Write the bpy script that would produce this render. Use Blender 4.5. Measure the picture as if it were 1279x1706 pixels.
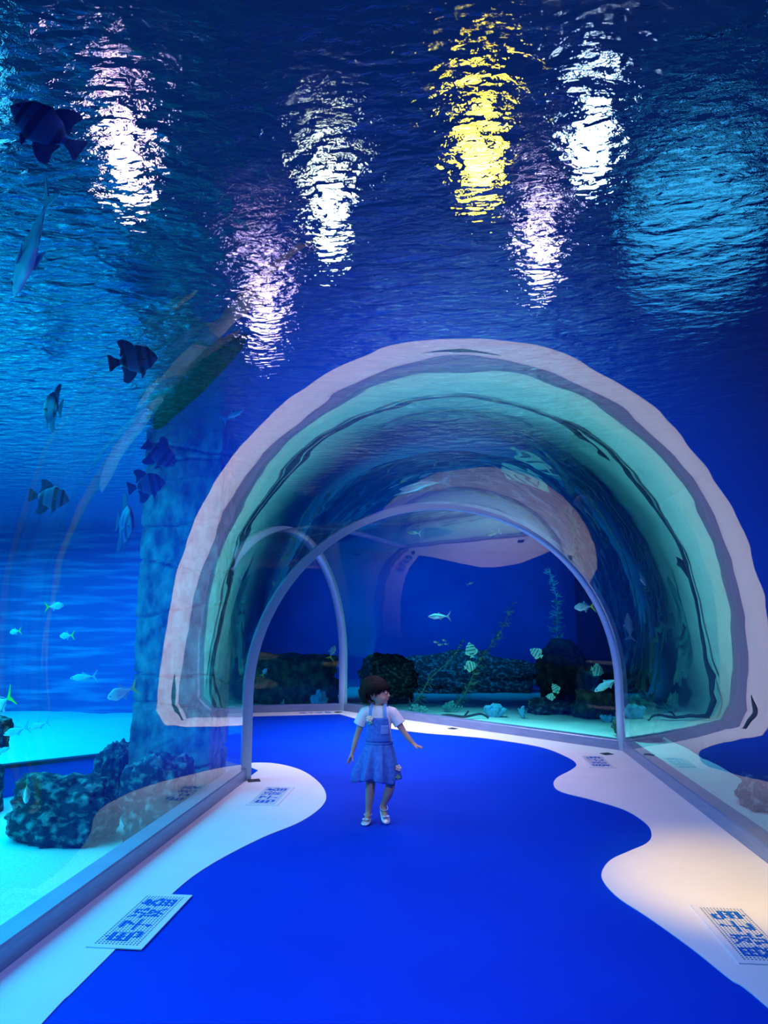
import bpy, bmesh, math, random
from mathutils import Vector, Matrix, noise

random.seed(7)
PI = math.pi
sc = bpy.context.scene
for o in list(bpy.data.objects):
    bpy.data.objects.remove(o)
C = sc.collection

# ------------------------------------------------------------------ camera
F_PX, EYE = 1150.0, 1.33
VX, VY = 754.0 - 639.5, 1031.0 - 853.0
TH = math.atan(VY / F_PX)
YAW = math.atan(VX / math.hypot(F_PX, VY))
cam_d = bpy.data.cameras.new('camera')
cam_d.sensor_fit = 'HORIZONTAL'
cam_d.sensor_width = 36.0
cam_d.lens = 36.0 * F_PX / 1279.0
cam_d.clip_end = 200
cam = bpy.data.objects.new('camera', cam_d)
C.objects.link(cam)
cam.location = (0, 0, EYE)
cam.rotation_euler = (PI / 2 + TH, 0, YAW)
sc.camera = cam

# ------------------------------------------------------------------ render look
sc.view_settings.view_transform = 'Standard'
sc.view_settings.look = 'None'
sc.view_settings.gamma = 1.0
sc.view_settings.exposure = 0.0
sc.view_settings.use_curve_mapping = False
cy = sc.cycles
cy.max_bounces = 10
cy.diffuse_bounces = 3
cy.glossy_bounces = 5
cy.transmission_bounces = 6
cy.transparent_max_bounces = 40
cy.caustics_reflective = False
cy.caustics_refractive = False
cy.sample_clamp_indirect = 6.0
cy.use_denoising = True

# ------------------------------------------------------------------ world: the dark hall above the tank
w = bpy.data.worlds.new('hall')
sc.world = w
w.use_nodes = True
w.node_tree.nodes['Background'].inputs[0].default_value = (0.004, 0.035, 0.16, 1)
w.node_tree.nodes['Background'].inputs[1].default_value = 0.35


def light(name, kind, loc, energy, color, size=1.0, size_y=None, target=None, spot=None, blend=0.5, spread=None):
    d = bpy.data.lights.new(name, kind)
    d.energy = energy
    d.color = color
    if kind == 'AREA':
        d.shape = 'RECTANGLE'
        d.size = size
        d.size_y = size_y or size
        if spread:
            d.spread = math.radians(spread)
    else:
        d.shadow_soft_size = size
    if kind == 'SPOT':
        d.spot_size = math.radians(spot)
        d.spot_blend = blend
    o = bpy.data.objects.new(name, d)
    C.objects.link(o)
    o.location = loc
    if target is not None:
        o.rotation_euler = (Vector(target) - Vector(loc)).to_track_quat('-Z', 'Y').to_euler()
    return o


# ------------------------------------------------------------------ large area lights: added fills for tank and tunnel, just under the surface
SURF = 2.85
light('tank_fill_left', 'AREA', (-4.8, 2.5, 2.80), 700, (0.0, 0.56, 0.95), 4.0, 8.0, spread=165)  # unseen tank fills, added to brighten sand and walls
light('tank_fill_nook', 'AREA', (-6.4, 8.6, 2.80), 240, (0.0, 0.46, 0.95), 4.5, 4.0, spread=150)
o = light('tank_fill_back', 'AREA', (0.75, 9.9, 2.80), 50, (0.07, 0.85, 0.95), 3.6, 0.6, spread=75)
o.rotation_euler = (0, 0, -math.radians(40))
light('tank_fill_far', 'AREA', (-0.8, 12.6, 2.6), 95, (0.0, 0.34, 1.0), 5.0, 0.8, target=(-0.8, 16.0, 1.3), spread=100)
light('tank_fill_right', 'AREA', (2.35, 4.5, 2.80), 8, (0.02, 0.60, 0.95), 0.3, 8.0, spread=40)
light('tunnel_fill', 'AREA', (0.2, 5.2, 2.82), 40, (0.62, 0.50, 1.0), 1.8, 4.0, spread=110)  # unseen overhead fills, added to light the tunnel floor
light('tunnel_fill_bend', 'AREA', (-0.9, 8.0, 2.82), 95, (0.85, 0.68, 1.0), 1.6, 1.8, spread=100)
light('tunnel_fill_rear', 'AREA', (-0.3, 1.2, 2.82), 44, (0.12, 0.24, 1.0), 1.4, 4, spread=95)
light('child_fill', 'SPOT', (0.2, 1.6, 2.72), 170, (0.85, 0.75, 1.0), 0.15, target=(-0.5, 4.79, 0.65), spot=24, blend=0.8)  # added front fill aimed at the child, not a fitting
light('amber_spot', 'SPOT', (1.15, 2.6, 2.80), 520, (1.0, 0.62, 0.06), 0.12, target=(1.45, 3.95, 0), spot=32, blend=0.9)


# ------------------------------------------------------------------ materials
def mat(name):
    m = bpy.data.materials.new(name)
    m.use_nodes = True
    nt = m.node_tree
    nt.nodes.clear()
    out = nt.nodes.new('ShaderNodeOutputMaterial')
    return m, nt, out


def node(nt, kind, **kw):
    n = nt.nodes.new(kind)
    for k, v in kw.items():
        if k in n.inputs:
            n.inputs[k].default_value = v
        else:
            setattr(n, k, v)
    return n


def plain(name, col, rough=0.6, metal=0.0, col2=None, scale=8.0, bump=0.0, stretch=(1, 1, 1), detail=5.0, spec=0.4,
          lo=0.35, hi=0.65, emit=None, estr=1.0, bscale=None):
    m, nt, out = mat(name)
    p = node(nt, 'ShaderNodeBsdfPrincipled', Roughness=rough, Metallic=metal)
    p.inputs['Base Color'].default_value = (*col, 1)
    p.inputs['Specular IOR Level'].default_value = spec
    nt.links.new(p.outputs[0], out.inputs[0])
    if col2 is not None or bump:
        tc = node(nt, 'ShaderNodeTexCoord')
        mp = node(nt, 'ShaderNodeMapping')
        mp.inputs['Scale'].default_value = stretch
        nt.links.new(tc.outputs['Object'], mp.inputs[0])
        nz = node(nt, 'ShaderNodeTexNoise', Scale=scale, Detail=detail)
        nt.links.new(mp.outputs[0], nz.inputs['Vector'])
        if col2 is not None:
            r = node(nt, 'ShaderNodeValToRGB')
            r.color_ramp.elements[0].position = lo
            r.color_ramp.elements[1].position = hi
            r.color_ramp.elements[0].color = (*col, 1)
            r.color_ramp.elements[1].color = (*col2, 1)
            nt.links.new(nz.outputs['Fac'], r.inputs[0])
            nt.links.new(r.outputs[0], p.inputs['Base Color'])
        if bump:
            src = nz
            if bscale:
                src = node(nt, 'ShaderNodeTexNoise', Scale=bscale, Detail=detail)
                nt.links.new(mp.outputs[0], src.inputs['Vector'])
            b = node(nt, 'ShaderNodeBump', Strength=bump, Distance=0.02)
            nt.links.new(src.outputs['Fac'], b.inputs['Height'])
            nt.links.new(b.outputs[0], p.inputs['Normal'])
    if emit:
        p.inputs['Emission Color'].default_value = (*emit, 1)
        p.inputs['Emission Strength'].default_value = estr
    return m


def acrylic_inner():
    m, nt, out = mat('acrylic')
    tr = node(nt, 'ShaderNodeBsdfTransparent')
    tr.inputs[0].default_value = (0.93, 0.97, 1.0, 1)
    gl = node(nt, 'ShaderNodeBsdfGlossy', Roughness=0.0)
    gl.inputs[0].default_value = (1, 1, 1, 1)
    lw = node(nt, 'ShaderNodeLayerWeight', Blend=0.5)
    pw = node(nt, 'ShaderNodeMath', operation='POWER')
    pw.inputs[1].default_value = 3.4
    mr = node(nt, 'ShaderNodeMapRange')
    mr.inputs['To Min'].default_value = 0.03
    mr.inputs['To Max'].default_value = 1.0
    tc = node(nt, 'ShaderNodeTexCoord')
    nz = node(nt, 'ShaderNodeTexNoise', Scale=1.3, Detail=2.0)
    bp = node(nt, 'ShaderNodeBump', Strength=0.03, Distance=0.1)
    nt.links.new(tc.outputs['Object'], nz.inputs['Vector'])
    nt.links.new(nz.outputs['Fac'], bp.inputs['Height'])
    nt.links.new(bp.outputs[0], gl.inputs['Normal'])
    mx = node(nt, 'ShaderNodeMixShader')
    nt.links.new(lw.outputs['Facing'], pw.inputs[0])
    nt.links.new(pw.outputs[0], mr.inputs['Value'])
    nt.links.new(mr.outputs[0], mx.inputs[0])
    nt.links.new(tr.outputs[0], mx.inputs[1])
    nt.links.new(gl.outputs[0], mx.inputs[2])
    nt.links.new(mx.outputs[0], out.inputs[0])
    return m


def acrylic_outer():
    m, nt, out = mat('acrylic_wet_side')
    tr = node(nt, 'ShaderNodeBsdfTransparent')
    tr.inputs[0].default_value = (0.98, 0.99, 1.0, 1)
    nt.links.new(tr.outputs[0], out.inputs[0])
    return m


def water_mat():
    m, nt, out = mat('rippled_water')
    g = node(nt, 'ShaderNodeBsdfGlass', Roughness=0.0, IOR=1.10)
    g.inputs['Color'].default_value = (0.95, 0.98, 1.0, 1)
    tc = node(nt, 'ShaderNodeTexCoord')
    n1 = node(nt, 'ShaderNodeTexNoise', Scale=7.0, Detail=2.0, Roughness=0.5, Distortion=0.4)
    n2 = node(nt, 'ShaderNodeTexNoise', Scale=26.0, Detail=4.0, Roughness=0.6, Distortion=0.8)
    mp = node(nt, 'ShaderNodeMapping')
    mp.inputs['Scale'].default_value = (0.75, 1.3, 1.0)
    mp.inputs['Rotation'].default_value = (0, 0, 0.15)
    nt.links.new(tc.outputs['Object'], mp.inputs[0])
    nt.links.new(mp.outputs[0], n1.inputs['Vector'])
    nt.links.new(mp.outputs[0], n2.inputs['Vector'])
    b1 = node(nt, 'ShaderNodeBump', Strength=1.0, Distance=0.03)
    b2 = node(nt, 'ShaderNodeBump', Strength=1.0, Distance=0.0078)
    nt.links.new(n1.outputs['Fac'], b1.inputs['Height'])
    nt.links.new(n2.outputs['Fac'], b2.inputs['Height'])
    nt.links.new(b1.outputs[0], b2.inputs['Normal'])
    nt.links.new(b2.outputs[0], g.inputs['Normal'])
    nt.links.new(g.outputs[0], out.inputs[0])
    return m


M = {}
M['acr'] = acrylic_inner()
M['acr_out'] = acrylic_outer()
M['water'] = water_mat()
M['blue_floor'] = plain('blue_vinyl', (0.0, 0.040, 0.50), 0.5, col2=(0.0, 0.046, 0.55), scale=1.5, spec=0.06)
M['white_floor'] = plain('white_vinyl', (0.74, 0.74, 0.80), 0.45, col2=(0.78, 0.78, 0.82), scale=3)
M['curb'] = plain('brushed_curb', (0.20, 0.28, 0.46), 0.35, metal=0.3, col2=(0.26, 0.34, 0.52), scale=6, stretch=(1, 1, 12))
M['rib'] = plain('pale_joint', (0.50, 0.74, 0.92), 0.3)
M['sand'] = plain('sand', (0.62, 0.66, 0.62), 0.95, col2=(0.86, 0.86, 0.80), scale=90, bump=0.5, detail=3, lo=0.3, hi=0.7, bscale=30)
M['wall_l'] = plain('blue_wall_light_streaks', (0.0, 0.15, 0.46), 0.9, col2=(0.02, 0.52, 0.80), scale=2.2, stretch=(0.4, 0.4, 5), bump=0.3, lo=0.48, hi=0.78, detail=9)  # cyan streaks are caustic light painted into the wall colour
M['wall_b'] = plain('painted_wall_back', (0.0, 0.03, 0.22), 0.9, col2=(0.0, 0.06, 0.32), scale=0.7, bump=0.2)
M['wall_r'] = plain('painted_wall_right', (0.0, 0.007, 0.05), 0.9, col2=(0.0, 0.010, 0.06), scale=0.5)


M['kerb'] = plain('blue_kerb_paint', (0.0, 0.08, 0.55), 0.6)
M['kerb_top'] = plain('black_rubber_edge', (0.01, 0.02, 0.035), 0.6)


# ------------------------------------------------------------------ mesh helpers
def obj(name, bm, mats, parent=None, smooth=False, loc=None):
    bmesh.ops.recalc_face_normals(bm, faces=bm.faces) if False else None
    me = bpy.data.meshes.new(name)
    bm.to_mesh(me)
    bm.free()
    if not isinstance(mats, (list, tuple)):
        mats = [mats]
    for m in mats:
        me.materials.append(m)
    if smooth:
        for p in me.polygons:
            p.use_smooth = True
    o = bpy.data.objects.new(name, me)
    C.objects.link(o)
    if parent is not None:
        o.parent = parent
    if loc is not None:
        o.location = loc
    return o


def struct(o, label=None, cat=None):
    o['kind'] = 'structure'
    if label:
        o['label'] = label
    if cat:
        o['category'] = cat
    return o


def tag(o, label, cat, group=None, kind=None):
    o['label'] = label
    o['category'] = cat
    if group:
        o['group'] = group
    if kind:
        o['kind'] = kind
    return o


def box(bm, x0, x1, y0, y1, z0, z1, mi=0):
    v = [bm.verts.new(p) for p in ((x0, y0, z0), (x1, y0, z0), (x1, y1, z0), (x0, y1, z0),
                                   (x0, y0, z1), (x1, y0, z1), (x1, y1, z1), (x0, y1, z1))]
    for f in ((0, 3, 2, 1), (4, 5, 6, 7), (0, 1, 5, 4), (1, 2, 6, 5), (2, 3, 7, 6), (3, 0, 4, 7)):
        bm.faces.new([v[i] for i in f]).material_index = mi


def slab(bm, pts, z0, z1, mi=0):
    b = [bm.verts.new((x, y, z0)) for x, y in pts]
    t = [bm.verts.new((x, y, z1)) for x, y in pts]
    bm.faces.new(t).material_index = mi
    bm.faces.new(b[::-1]).material_index = mi
    n = len(pts)
    for i in range(n):
        j = (i + 1) % n
        bm.faces.new((b[i], b[j], t[j], t[i])).material_index = mi


def spline(pts, per=8):
    out = []
    n = len(pts)
    for i in range(n - 1):
        p0 = pts[max(i - 1, 0)]; p1 = pts[i]; p2 = pts[i + 1]; p3 = pts[min(i + 2, n - 1)]
        for k in range(per):
            t = k / per
            out.append(tuple(0.5 * ((2 * b) + (-a + c) * t + (2 * a - 5 * b + 4 * c - d) * t * t + (-a + 3 * b - 3 * c + d) * t ** 3)
                             for a, b, c, d in zip(p0, p1, p2, p3)))
    out.append(tuple(pts[-1]))
    return out


# ------------------------------------------------------------------ tunnel layout
HW, Z0, ZB, THK = 1.72, 0.69, 0.10, 0.05
HEAD = [0.0, math.radians(50.0), math.radians(106.6)]
DIRS = [Vector((-math.sin(h), math.cos(h), 0)) for h in HEAD]
C1 = Vector((-0.015, 6.725, 0))
C2 = C1 + DIRS[1] * 2.62
CP = [Vector((-0.015, -4.0, 0)), C1, C2, C2 + DIRS[2] * 1.35]


def side_at(i):
    if i == 0:
        return Vector((DIRS[0].y, -DIRS[0].x, 0))
    if i == 3:
        return Vector((DIRS[2].y, -DIRS[2].x, 0))
    b = (HEAD[i - 1] + HEAD[i]) / 2
    d = (HEAD[i] - HEAD[i - 1]) / 2
    return Vector((math.cos(b), math.sin(b), 0)) / math.cos(d)


SIDE = [side_at(i) for i in range(4)]


def section(off=0.0, zb=ZB, n=48):
    r = HW + off
    p = [(-r, zb), (-r, (zb + Z0) / 2)]
    for k in range(n + 1):
        a = PI - PI * k / n
        p.append((r * math.cos(a), Z0 + r * math.sin(a)))
    p += [(r, (zb + Z0) / 2), (r, zb)]
    return p


def at(i, s, z):
    return CP[i] + SIDE[i] * s + Vector((0, 0, z))


def vault(k):
    bm = bmesh.new()
    ns = 24
    for off, mi in ((0.0, 0), (THK, 1)):
        sec = section(off)
        rows = []
        for q in range(ns + 1):
            t = q / ns
            rows.append([bm.verts.new(at(k, s, z).lerp(at(k + 1, s, z), t)) for s, z in sec])
        for q in range(ns):
            for j in range(len(sec) - 1):
                a, b = rows[q], rows[q + 1]
                v = (a[j], a[j + 1], b[j + 1], b[j])
                f = bm.faces.new(v if mi == 0 else v[::-1])
                f.material_index = mi
                f.smooth = True
    for i in (k, k + 1):                       # the cut ends, on vertices of their own so the shading stays clean
        a = [bm.verts.new(at(i, s, z)) for s, z in section(0.0)]
        b = [bm.verts.new(at(i, s, z)) for s, z in section(THK)]
        for j in range(len(a) - 1):
            bm.faces.new((a[j], a[j + 1], b[j + 1], b[j])).material_index = 1
    return bm


LBL = ['clear curved acrylic vault over the near straight stretch of tunnel', 'clear acrylic vault beyond the first arch joint, turning left',
       'clear acrylic vault beyond the second joint, leading off left']
for k in range(3):
    struct(obj('window_%d' % (k + 1), vault(k), [M['acr'], M['acr_out']]), LBL[k], 'acrylic tunnel')

# floor: blue vinyl over the full tunnel footprint
bm = bmesh.new()
L = [at(i, -HW, 0) for i in range(4)]
R = [at(i, HW, 0) for i in range(4)]
for i in range(3):
    slab(bm, [(p.x, p.y) for p in (L[i], R[i], R[i + 1], L[i + 1])], -0.12, 0.0)
struct(obj('floor', bm, M['blue_floor']), 'saturated blue vinyl tunnel floor between wavy white borders', 'floor')


def border(name, edge, wall, label):
    from mathutils.geometry import tessellate_polygon
    bm = bmesh.new()
    pts = [Vector((p[0], p[1], 0)) for p in list(edge) + list(wall)]
    lo = [bm.verts.new((p.x, p.y, 0.0005)) for p in pts]
    hi = [bm.verts.new((p.x, p.y, 0.004)) for p in pts]
    for t in tessellate_polygon([pts]):
        bm.faces.new([hi[i] for i in t])
        bm.faces.new([lo[i] for i in reversed(t)])
    for i in range(len(pts)):
        j = (i + 1) % len(pts)
        bm.faces.new((lo[i], lo[j], hi[j], hi[i]))
    bmesh.ops.recalc_face_normals(bm, faces=bm.faces)
    return struct(obj(name, bm, M['white_floor']), label, 'floor border')


# left white border (pixel-measured outline turned into floor metres)
left_edge = spline([
    (-1.735, 6.25), (-1.924, 6.520), (-1.682, 6.571), (-1.370, 6.317), (-1.123, 5.882), (-0.981, 5.463), (-0.954, 5.125), (-1.024, 4.748), (-1.176, 4.415), (-1.292, 4.074), (-1.360, 3.785), (-1.383, 3.522), (-1.386, 3.162), (-1.383, 2.861), (-1.381, 2.593), (-1.377, 2.403), (-1.3, 1.2), (-1.25, 0.2), (-1.1, -1.2), (-1.3, -2.6), (-1.2, -4.0)], 6)
right_edge = spline([
    (-1.612, 9.946), (-1.241, 9.397), (-0.864, 8.816), (-0.401, 8.450), (0.021, 8.279), (0.420, 8.078), (0.894, 7.649), (1.087, 7.126), (1.115, 6.793), (1.017, 6.527), (0.859, 6.230), (0.792, 5.966), (0.819, 5.733), (1.004, 5.517), (1.181, 5.256), (1.241, 4.944), (1.215, 4.710), (1.140, 4.527), (1.004, 4.372), (0.859, 4.206), (0.772, 4.021), (0.746, 3.865), (0.773, 3.660), (0.855, 3.445), (0.946, 3.166), (1.007, 2.924), (1.063, 2.736), (1.25, 1.6), (1.1, 0.2), (1.2, -1.4), (1.0, -2.8), (1.1, -4.0)], 6)
x_l, x_r = L[0].x, R[0].x
border('trim_1', left_edge, [(x_l, -4.0), (L[1].x, L[1].y)], 'white vinyl border with a rounded lobe along left tunnel wall')
border('trim_2', right_edge, [(x_r, -4.0), (R[1].x, R[1].y), (R[2].x, R[2].y)], 'white wavy vinyl border along right wall and around bend')
d3 = DIRS[2]
n3 = Vector((d3.y, -d3.x, 0))
far_in = [R[3], R[3] - n3 * 0.36, (R[2] - n3 * 0.36 + d3 * 0.9)]
border('trim_3', [tuple(p.xy) for p in far_in] + [right_edge[0]], [(R[2].x, R[2].y)], 'white vinyl border along far wall beyond second joint')

# curbs
def curb(name, i, s, label):
    bm = bmesh.new()
    prof = [(s * (HW - 0.008), 0.0), (s * (HW - 0.008), ZB - 0.008), (s * HW, ZB), (s * (HW + 0.11), ZB), (s * (HW + 0.11), -0.3), (s * HW, -0.3)]
    a = [bm.verts.new(at(i, q, z)) for q, z in prof]
    b = [bm.verts.new(at(i + 1, q, z)) for q, z in prof]
    n = len(prof)
    for j in range(n):
        f = (a[j], a[(j + 1) % n], b[(j + 1) % n], b[j])
        bm.faces.new(f if s < 0 else f[::-1])
    return struct(obj(name, bm, M['curb']), label, 'curb')


curb('baseboard_left', 0, -1, 'low metal curb under left acrylic wall')
curb('baseboard_right', 0, 1, 'low metal curb under right acrylic wall')
curb('baseboard_bend', 1, 1, 'low metal curb under far wall of the bend')
curb('baseboard_inner', 1, -1, 'low metal curb inside the bend behind left joint')
curb('baseboard_back', 2, 1, 'low metal curb under far wall beyond second joint')
curb('baseboard_nook', 2, -1, 'low metal curb along inner wall of the far branch')


# joint ribs
def rib(name, i, label):
    bm = bmesh.new()
    bis = (DIRS[i - 1] + DIRS[i]).normalized()
    rings = []
    for dz, off in ((-0.05, -0.022), (0.05, -0.022), (0.05, THK), (-0.05, THK)):
        rings.append([bm.verts.new(at(i, s, z) + bis * dz) for s, z in section(off, 0.0)])
    n = len(rings[0])
    for a in range(4):
        A, B = rings[a], rings[(a + 1) % 4]
        for j in range(n - 1):
            f = bm.faces.new((A[j], B[j], B[j + 1], A[j + 1])); f.smooth = a in (0, 2)
    for j in (0, n - 1):
        bm.faces.new([r[j] for r in rings])
    bmesh.ops.recalc_face_normals(bm, faces=bm.faces)
    return struct(obj(name, bm, M['rib']), label, 'arch joint')


rib('trim_4', 1, 'pale arch joint spanning the tunnel behind the child')
rib('trim_5', 2, 'pale curved joint post farther back, left of the child')

# ------------------------------------------------------------------ tank shell
XL, XR, YB, YF, SAND = -9.0, 2.75, 16.0, -5.0, -0.20


def panel(name, x0, x1, y0, y1, z0, z1, m, label, cat='tank wall'):
    bm = bmesh.new()
    box(bm, x0, x1, y0, y1, z0, z1)
    return struct(obj(name, bm, m), label, cat)


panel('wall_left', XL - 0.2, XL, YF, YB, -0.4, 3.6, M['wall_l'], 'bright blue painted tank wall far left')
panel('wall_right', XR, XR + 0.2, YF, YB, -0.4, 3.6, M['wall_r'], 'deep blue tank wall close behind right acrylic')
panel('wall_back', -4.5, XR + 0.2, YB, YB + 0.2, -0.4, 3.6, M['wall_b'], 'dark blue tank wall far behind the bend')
panel('wall_nook', XL - 0.2, -4.4, 11.3, 11.5, -0.4, 3.6, M['wall_l'], 'blue tank wall with painted-in light streaks, seen past the left of the rock pillar')
panel('wall_return', -4.6, -4.4, 11.5, YB, -0.4, 3.6, M['wall_b'], 'dark tank wall stepping back behind the added dark green ledge')
panel('wall_front', XL - 0.2, XR + 0.2, YF - 0.2, YF, -0.4, 3.6, M['wall_b'], 'blue tank wall behind the viewer')


def sand_patch(name, poly_test, x0, x1, y0, y1, step, label):
    bm = bmesh.new()
    nx, ny = int((x1 - x0) / step), int((y1 - y0) / step)
    g = {}

    def vert(i, j):
        if (i, j) not in g:
            x, y = x0 + (x1 - x0) * i / nx, y0 + (y1 - y0) * j / ny
            z = SAND + 0.035 * noise.noise((x * 1.1, y * 1.1, 0)) + 0.012 * noise.noise((x * 4, y * 4, 3))
            g[(i, j)] = bm.verts.new((x, y, z))
        return g[(i, j)]
    for i in range(nx):
        for j in range(ny):
            cx, cyy = x0 + (x1 - x0) * (i + .5) / nx, y0 + (y1 - y0) * (j + .5) / ny
            if poly_test(cx, cyy):
                bm.faces.new((vert(i, j), vert(i + 1, j), vert(i + 1, j + 1), vert(i, j + 1)))
    return struct(obj(name, bm, M['sand'], smooth=True), label, 'sand')


def in_tunnel(x, y, margin=-0.03):
    p = Vector((x, y, 0))
    for k in range(3):
        n = Vector((DIRS[k].y, -DIRS[k].x, 0))
        v = p - CP[k + (1 if k == 0 else 0)]
        if abs(v.dot(n)) > HW + 0.06 + margin:
            continue
        def beyond(i, sgn):
            b = DIRS[min(i, 2)] + DIRS[max(i - 1, 0)]
            return (p - CP[i]).dot(b) * sgn
        if k == 0 and beyond(1, 1) < 0: return True
        if k == 1 and beyond(1, 1) >= 0 and beyond(2, 1) < 0: return True
        if k == 2 and beyond(2, 1) >= 0 and (p - CP[3]).dot(DIRS[2]) < 0.02: return True
    return False


bm = bmesh.new()
e0, e1 = at(3, -HW - 0.1, 0), at(3, HW + 0.1, 0)
t3 = DIRS[2] * 0.1
slab(bm, [(p.x, p.y) for p in (e0, e1, e1 + t3, e0 + t3)], -0.3, 2.5)
struct(obj('wall_end', bm, M['wall_b']), 'dark wall closing the tunnel branch behind the pillar', 'wall')
bm = bmesh.new()
slab(bm, [(-3.22, 6.64), (-3.26, 6.68), (-4.25, 5.77), (-6.48, 4.42), (-6.45, 4.36), (-4.22, 5.72)], -0.3, 0.03, 0)
slab(bm, [(-3.21, 6.62), (-3.26, 6.69), (-4.26, 5.78), (-6.49, 4.43), (-6.45, 4.34), (-4.22, 5.70)], 0.03, 0.06, 1)
struct(obj('trim_6', bm, [M['kerb'], M['kerb_top']]), 'low blue tank kerb with a black top edge at lower left', 'kerb')
sand_patch('ground', lambda x, y: not in_tunnel(x, y), XL, XR, YF, YB, 0.05, 'pale rippled sand bed of the tank')

bm = bmesh.new()
vs = [bm.verts.new(p) for p in ((XL, YF, SURF), (XR, YF, SURF), (XR, YB, SURF), (-4.4, YB, SURF), (-4.4, 11.3, SURF), (XL, 11.3, SURF))]
bm.faces.new(vs)
o = obj('water_surface', bm, M['water'])
tag(o, 'rippled underside of the water surface above the tunnel', 'water', kind='stuff')

# ------------------------------------------------------------------ more materials
M['rock'] = plain('weathered_rock', (0.010, 0.032, 0.038), 0.9, col2=(0.34, 0.48, 0.44), scale=15, stretch=(0.9, 0.9, 1.3), bump=1.0, detail=14, lo=0.49, hi=0.80, bscale=20)
M['green_rock'] = plain('dark_green_rock', (0.012, 0.035, 0.03), 0.95, col2=(0.10, 0.22, 0.10), scale=9, bump=0.9, detail=8, lo=0.42, hi=0.75, bscale=16)
M['pillar'] = plain('carved_rock_cladding', (0.02, 0.07, 0.09), 0.9, col2=(0.26, 0.42, 0.38), scale=9, stretch=(1.3, 1.3, 0.7), bump=1.0, lo=0.34, hi=0.76, detail=8, bscale=9)
M['coral_b'] = plain('blue_coral', (0.10, 0.45, 0.75), 0.8, col2=(0.2, 0.65, 0.9), scale=20, bump=0.4)
M['coral_g'] = plain('green_coral', (0.10, 0.32, 0.30), 0.85, col2=(0.2, 0.55, 0.5), scale=18, bump=0.4)
M['kelp'] = plain('kelp', (0.2, 0.42, 0.34), 0.8, col2=(0.4, 0.68, 0.54), scale=12)
M['wood'] = plain('dark_driftwood', (0.02, 0.03, 0.04), 0.9, col2=(0.06, 0.07, 0.07), scale=20)
M['black'] = plain('dark_recess', (0.02, 0.03, 0.05), 0.6)
M['plate'] = plain('white_grille_paint', (0.74, 0.75, 0.84), 0.4)
M['ink'] = plain('blue_lettering', (0.01, 0.16, 0.70), 0.5)
M['casing'] = plain('black_lamp_casing', (0.02, 0.02, 0.025), 0.5)


def empty(name, loc, label, cat, group=None, rot=None, scale=None):
    o = bpy.data.objects.new(name, None)
    o.empty_display_size = 0.1
    C.objects.link(o)
    o.location = loc
    if rot is not None:
        o.rotation_euler = rot
    if scale:
        o.scale = (scale,) * 3
    return tag(o, label, cat, group)


def copy_tree(src, loc, label, rot=None, scale=None, group=None):
    r = src.copy()
    C.objects.link(r)
    r.location = loc
    r['label'] = label
    if group:
        r['group'] = group
    if rot is not None:
        r.rotation_euler = rot
    if scale:
        r.scale = (scale,) * 3
    for ch in list(src.children):
        c = ch.copy()
        C.objects.link(c)
        c.parent = r
        for g in list(ch.children):
            d = g.copy()
            C.objects.link(d)
            d.parent = c
    return r


# ------------------------------------------------------------------ rock pillar
def pillar_bm():
    bm = bmesh.new()
    hx, hy, h = 0.32, 0.20, 3.3
    n_s, n_z = 20, 240
    per = []
    for k in range(n_s): per.append((-hx + 2 * hx * k / n_s, -hy))
    for k in range(n_s): per.append((hx, -hy + 2 * hy * k / n_s))
    for k in range(n_s): per.append((hx - 2 * hx * k / n_s, hy))
    for k in range(n_s): per.append((-hx, hy - 2 * hy * k / n_s))
    joints = [0.42, 0.80, 1.15, 1.58, 1.98, 2.36, 2.72, 3.02]
    rows = []
    for q in range(n_z + 1):
        z = h * q / n_z
        row = []
        for (x, y) in per:
            rad = math.hypot(x, y)
            d = 0.010 * noise.noise((x * 4, y * 4, z * 1.5)) + 0.012 * noise.noise((x * 13, y * 13, z * 8)) + 0.006 * noise.noise((x * 30, y * 30, z * 24))
            for i, j in enumerate(joints):
                jz = j + 0.10 * math.sin(2.2 * x + 2.3 * i) + 0.25 * y * math.cos(i * 1.7) + 0.012 * noise.noise((x * 9, y * 9, j))
                d -= 0.030 * math.exp(-((z - jz) / 0.011) ** 2)
                if jz < z < jz + 0.38:
                    d += 0.006 * math.sin(i * 12.9)
            s = 1 + d / rad
            row.append(bm.verts.new((x * s, y * s, z)))
        rows.append(row)
    m = len(per)
    for q in range(n_z):
        for k in range(m):
            bm.faces.new((rows[q][k], rows[q][(k + 1) % m], rows[q + 1][(k + 1) % m], rows[q + 1][k]))
    bm.faces.new(rows[-1])
    bm.faces.new(rows[0][::-1])
    return bm


o = obj('rock_pillar', pillar_bm(), M['pillar'], smooth=False, loc=(-2.19, 5.56, -0.22))
tag(o, 'tall square rock-clad pillar rising to the surface outside left acrylic', 'pillar')


# ------------------------------------------------------------------ rocks
def rock_bm(dims, seed, rough=0.26, sub=6, ridges=0.0, box_k=0.5):
    bm = bmesh.new()
    bmesh.ops.create_icosphere(bm, subdivisions=sub, radius=1.0)
    for v in bm.verts:
        p = v.co.normalized()
        m = max(abs(p.x), abs(p.y), abs(p.z))
        s = (1 - box_k) + box_k * 0.8 / m
        q = Vector((p.x * 1.3 + seed * 7.1, p.y * 1.3 - seed, p.z * 1.3))
        d = noise.noise(q) * rough + noise.noise(q * 2.7) * rough * 0.45 + noise.noise(q * 7.5) * rough * 0.22 + noise.noise(q * 18) * rough * 0.09
        if ridges:
            d += ridges * abs(math.sin(p.x * 7 + p.y * 5 + 2 * noise.noise(q * 2))) * (0.5 + 0.5 * (1 - abs(p.z)))
        v.co = p * (s + d)
        v.co = Vector((v.co.x * dims[0], v.co.y * dims[1], v.co.z * dims[2]))
    return bm


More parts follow.
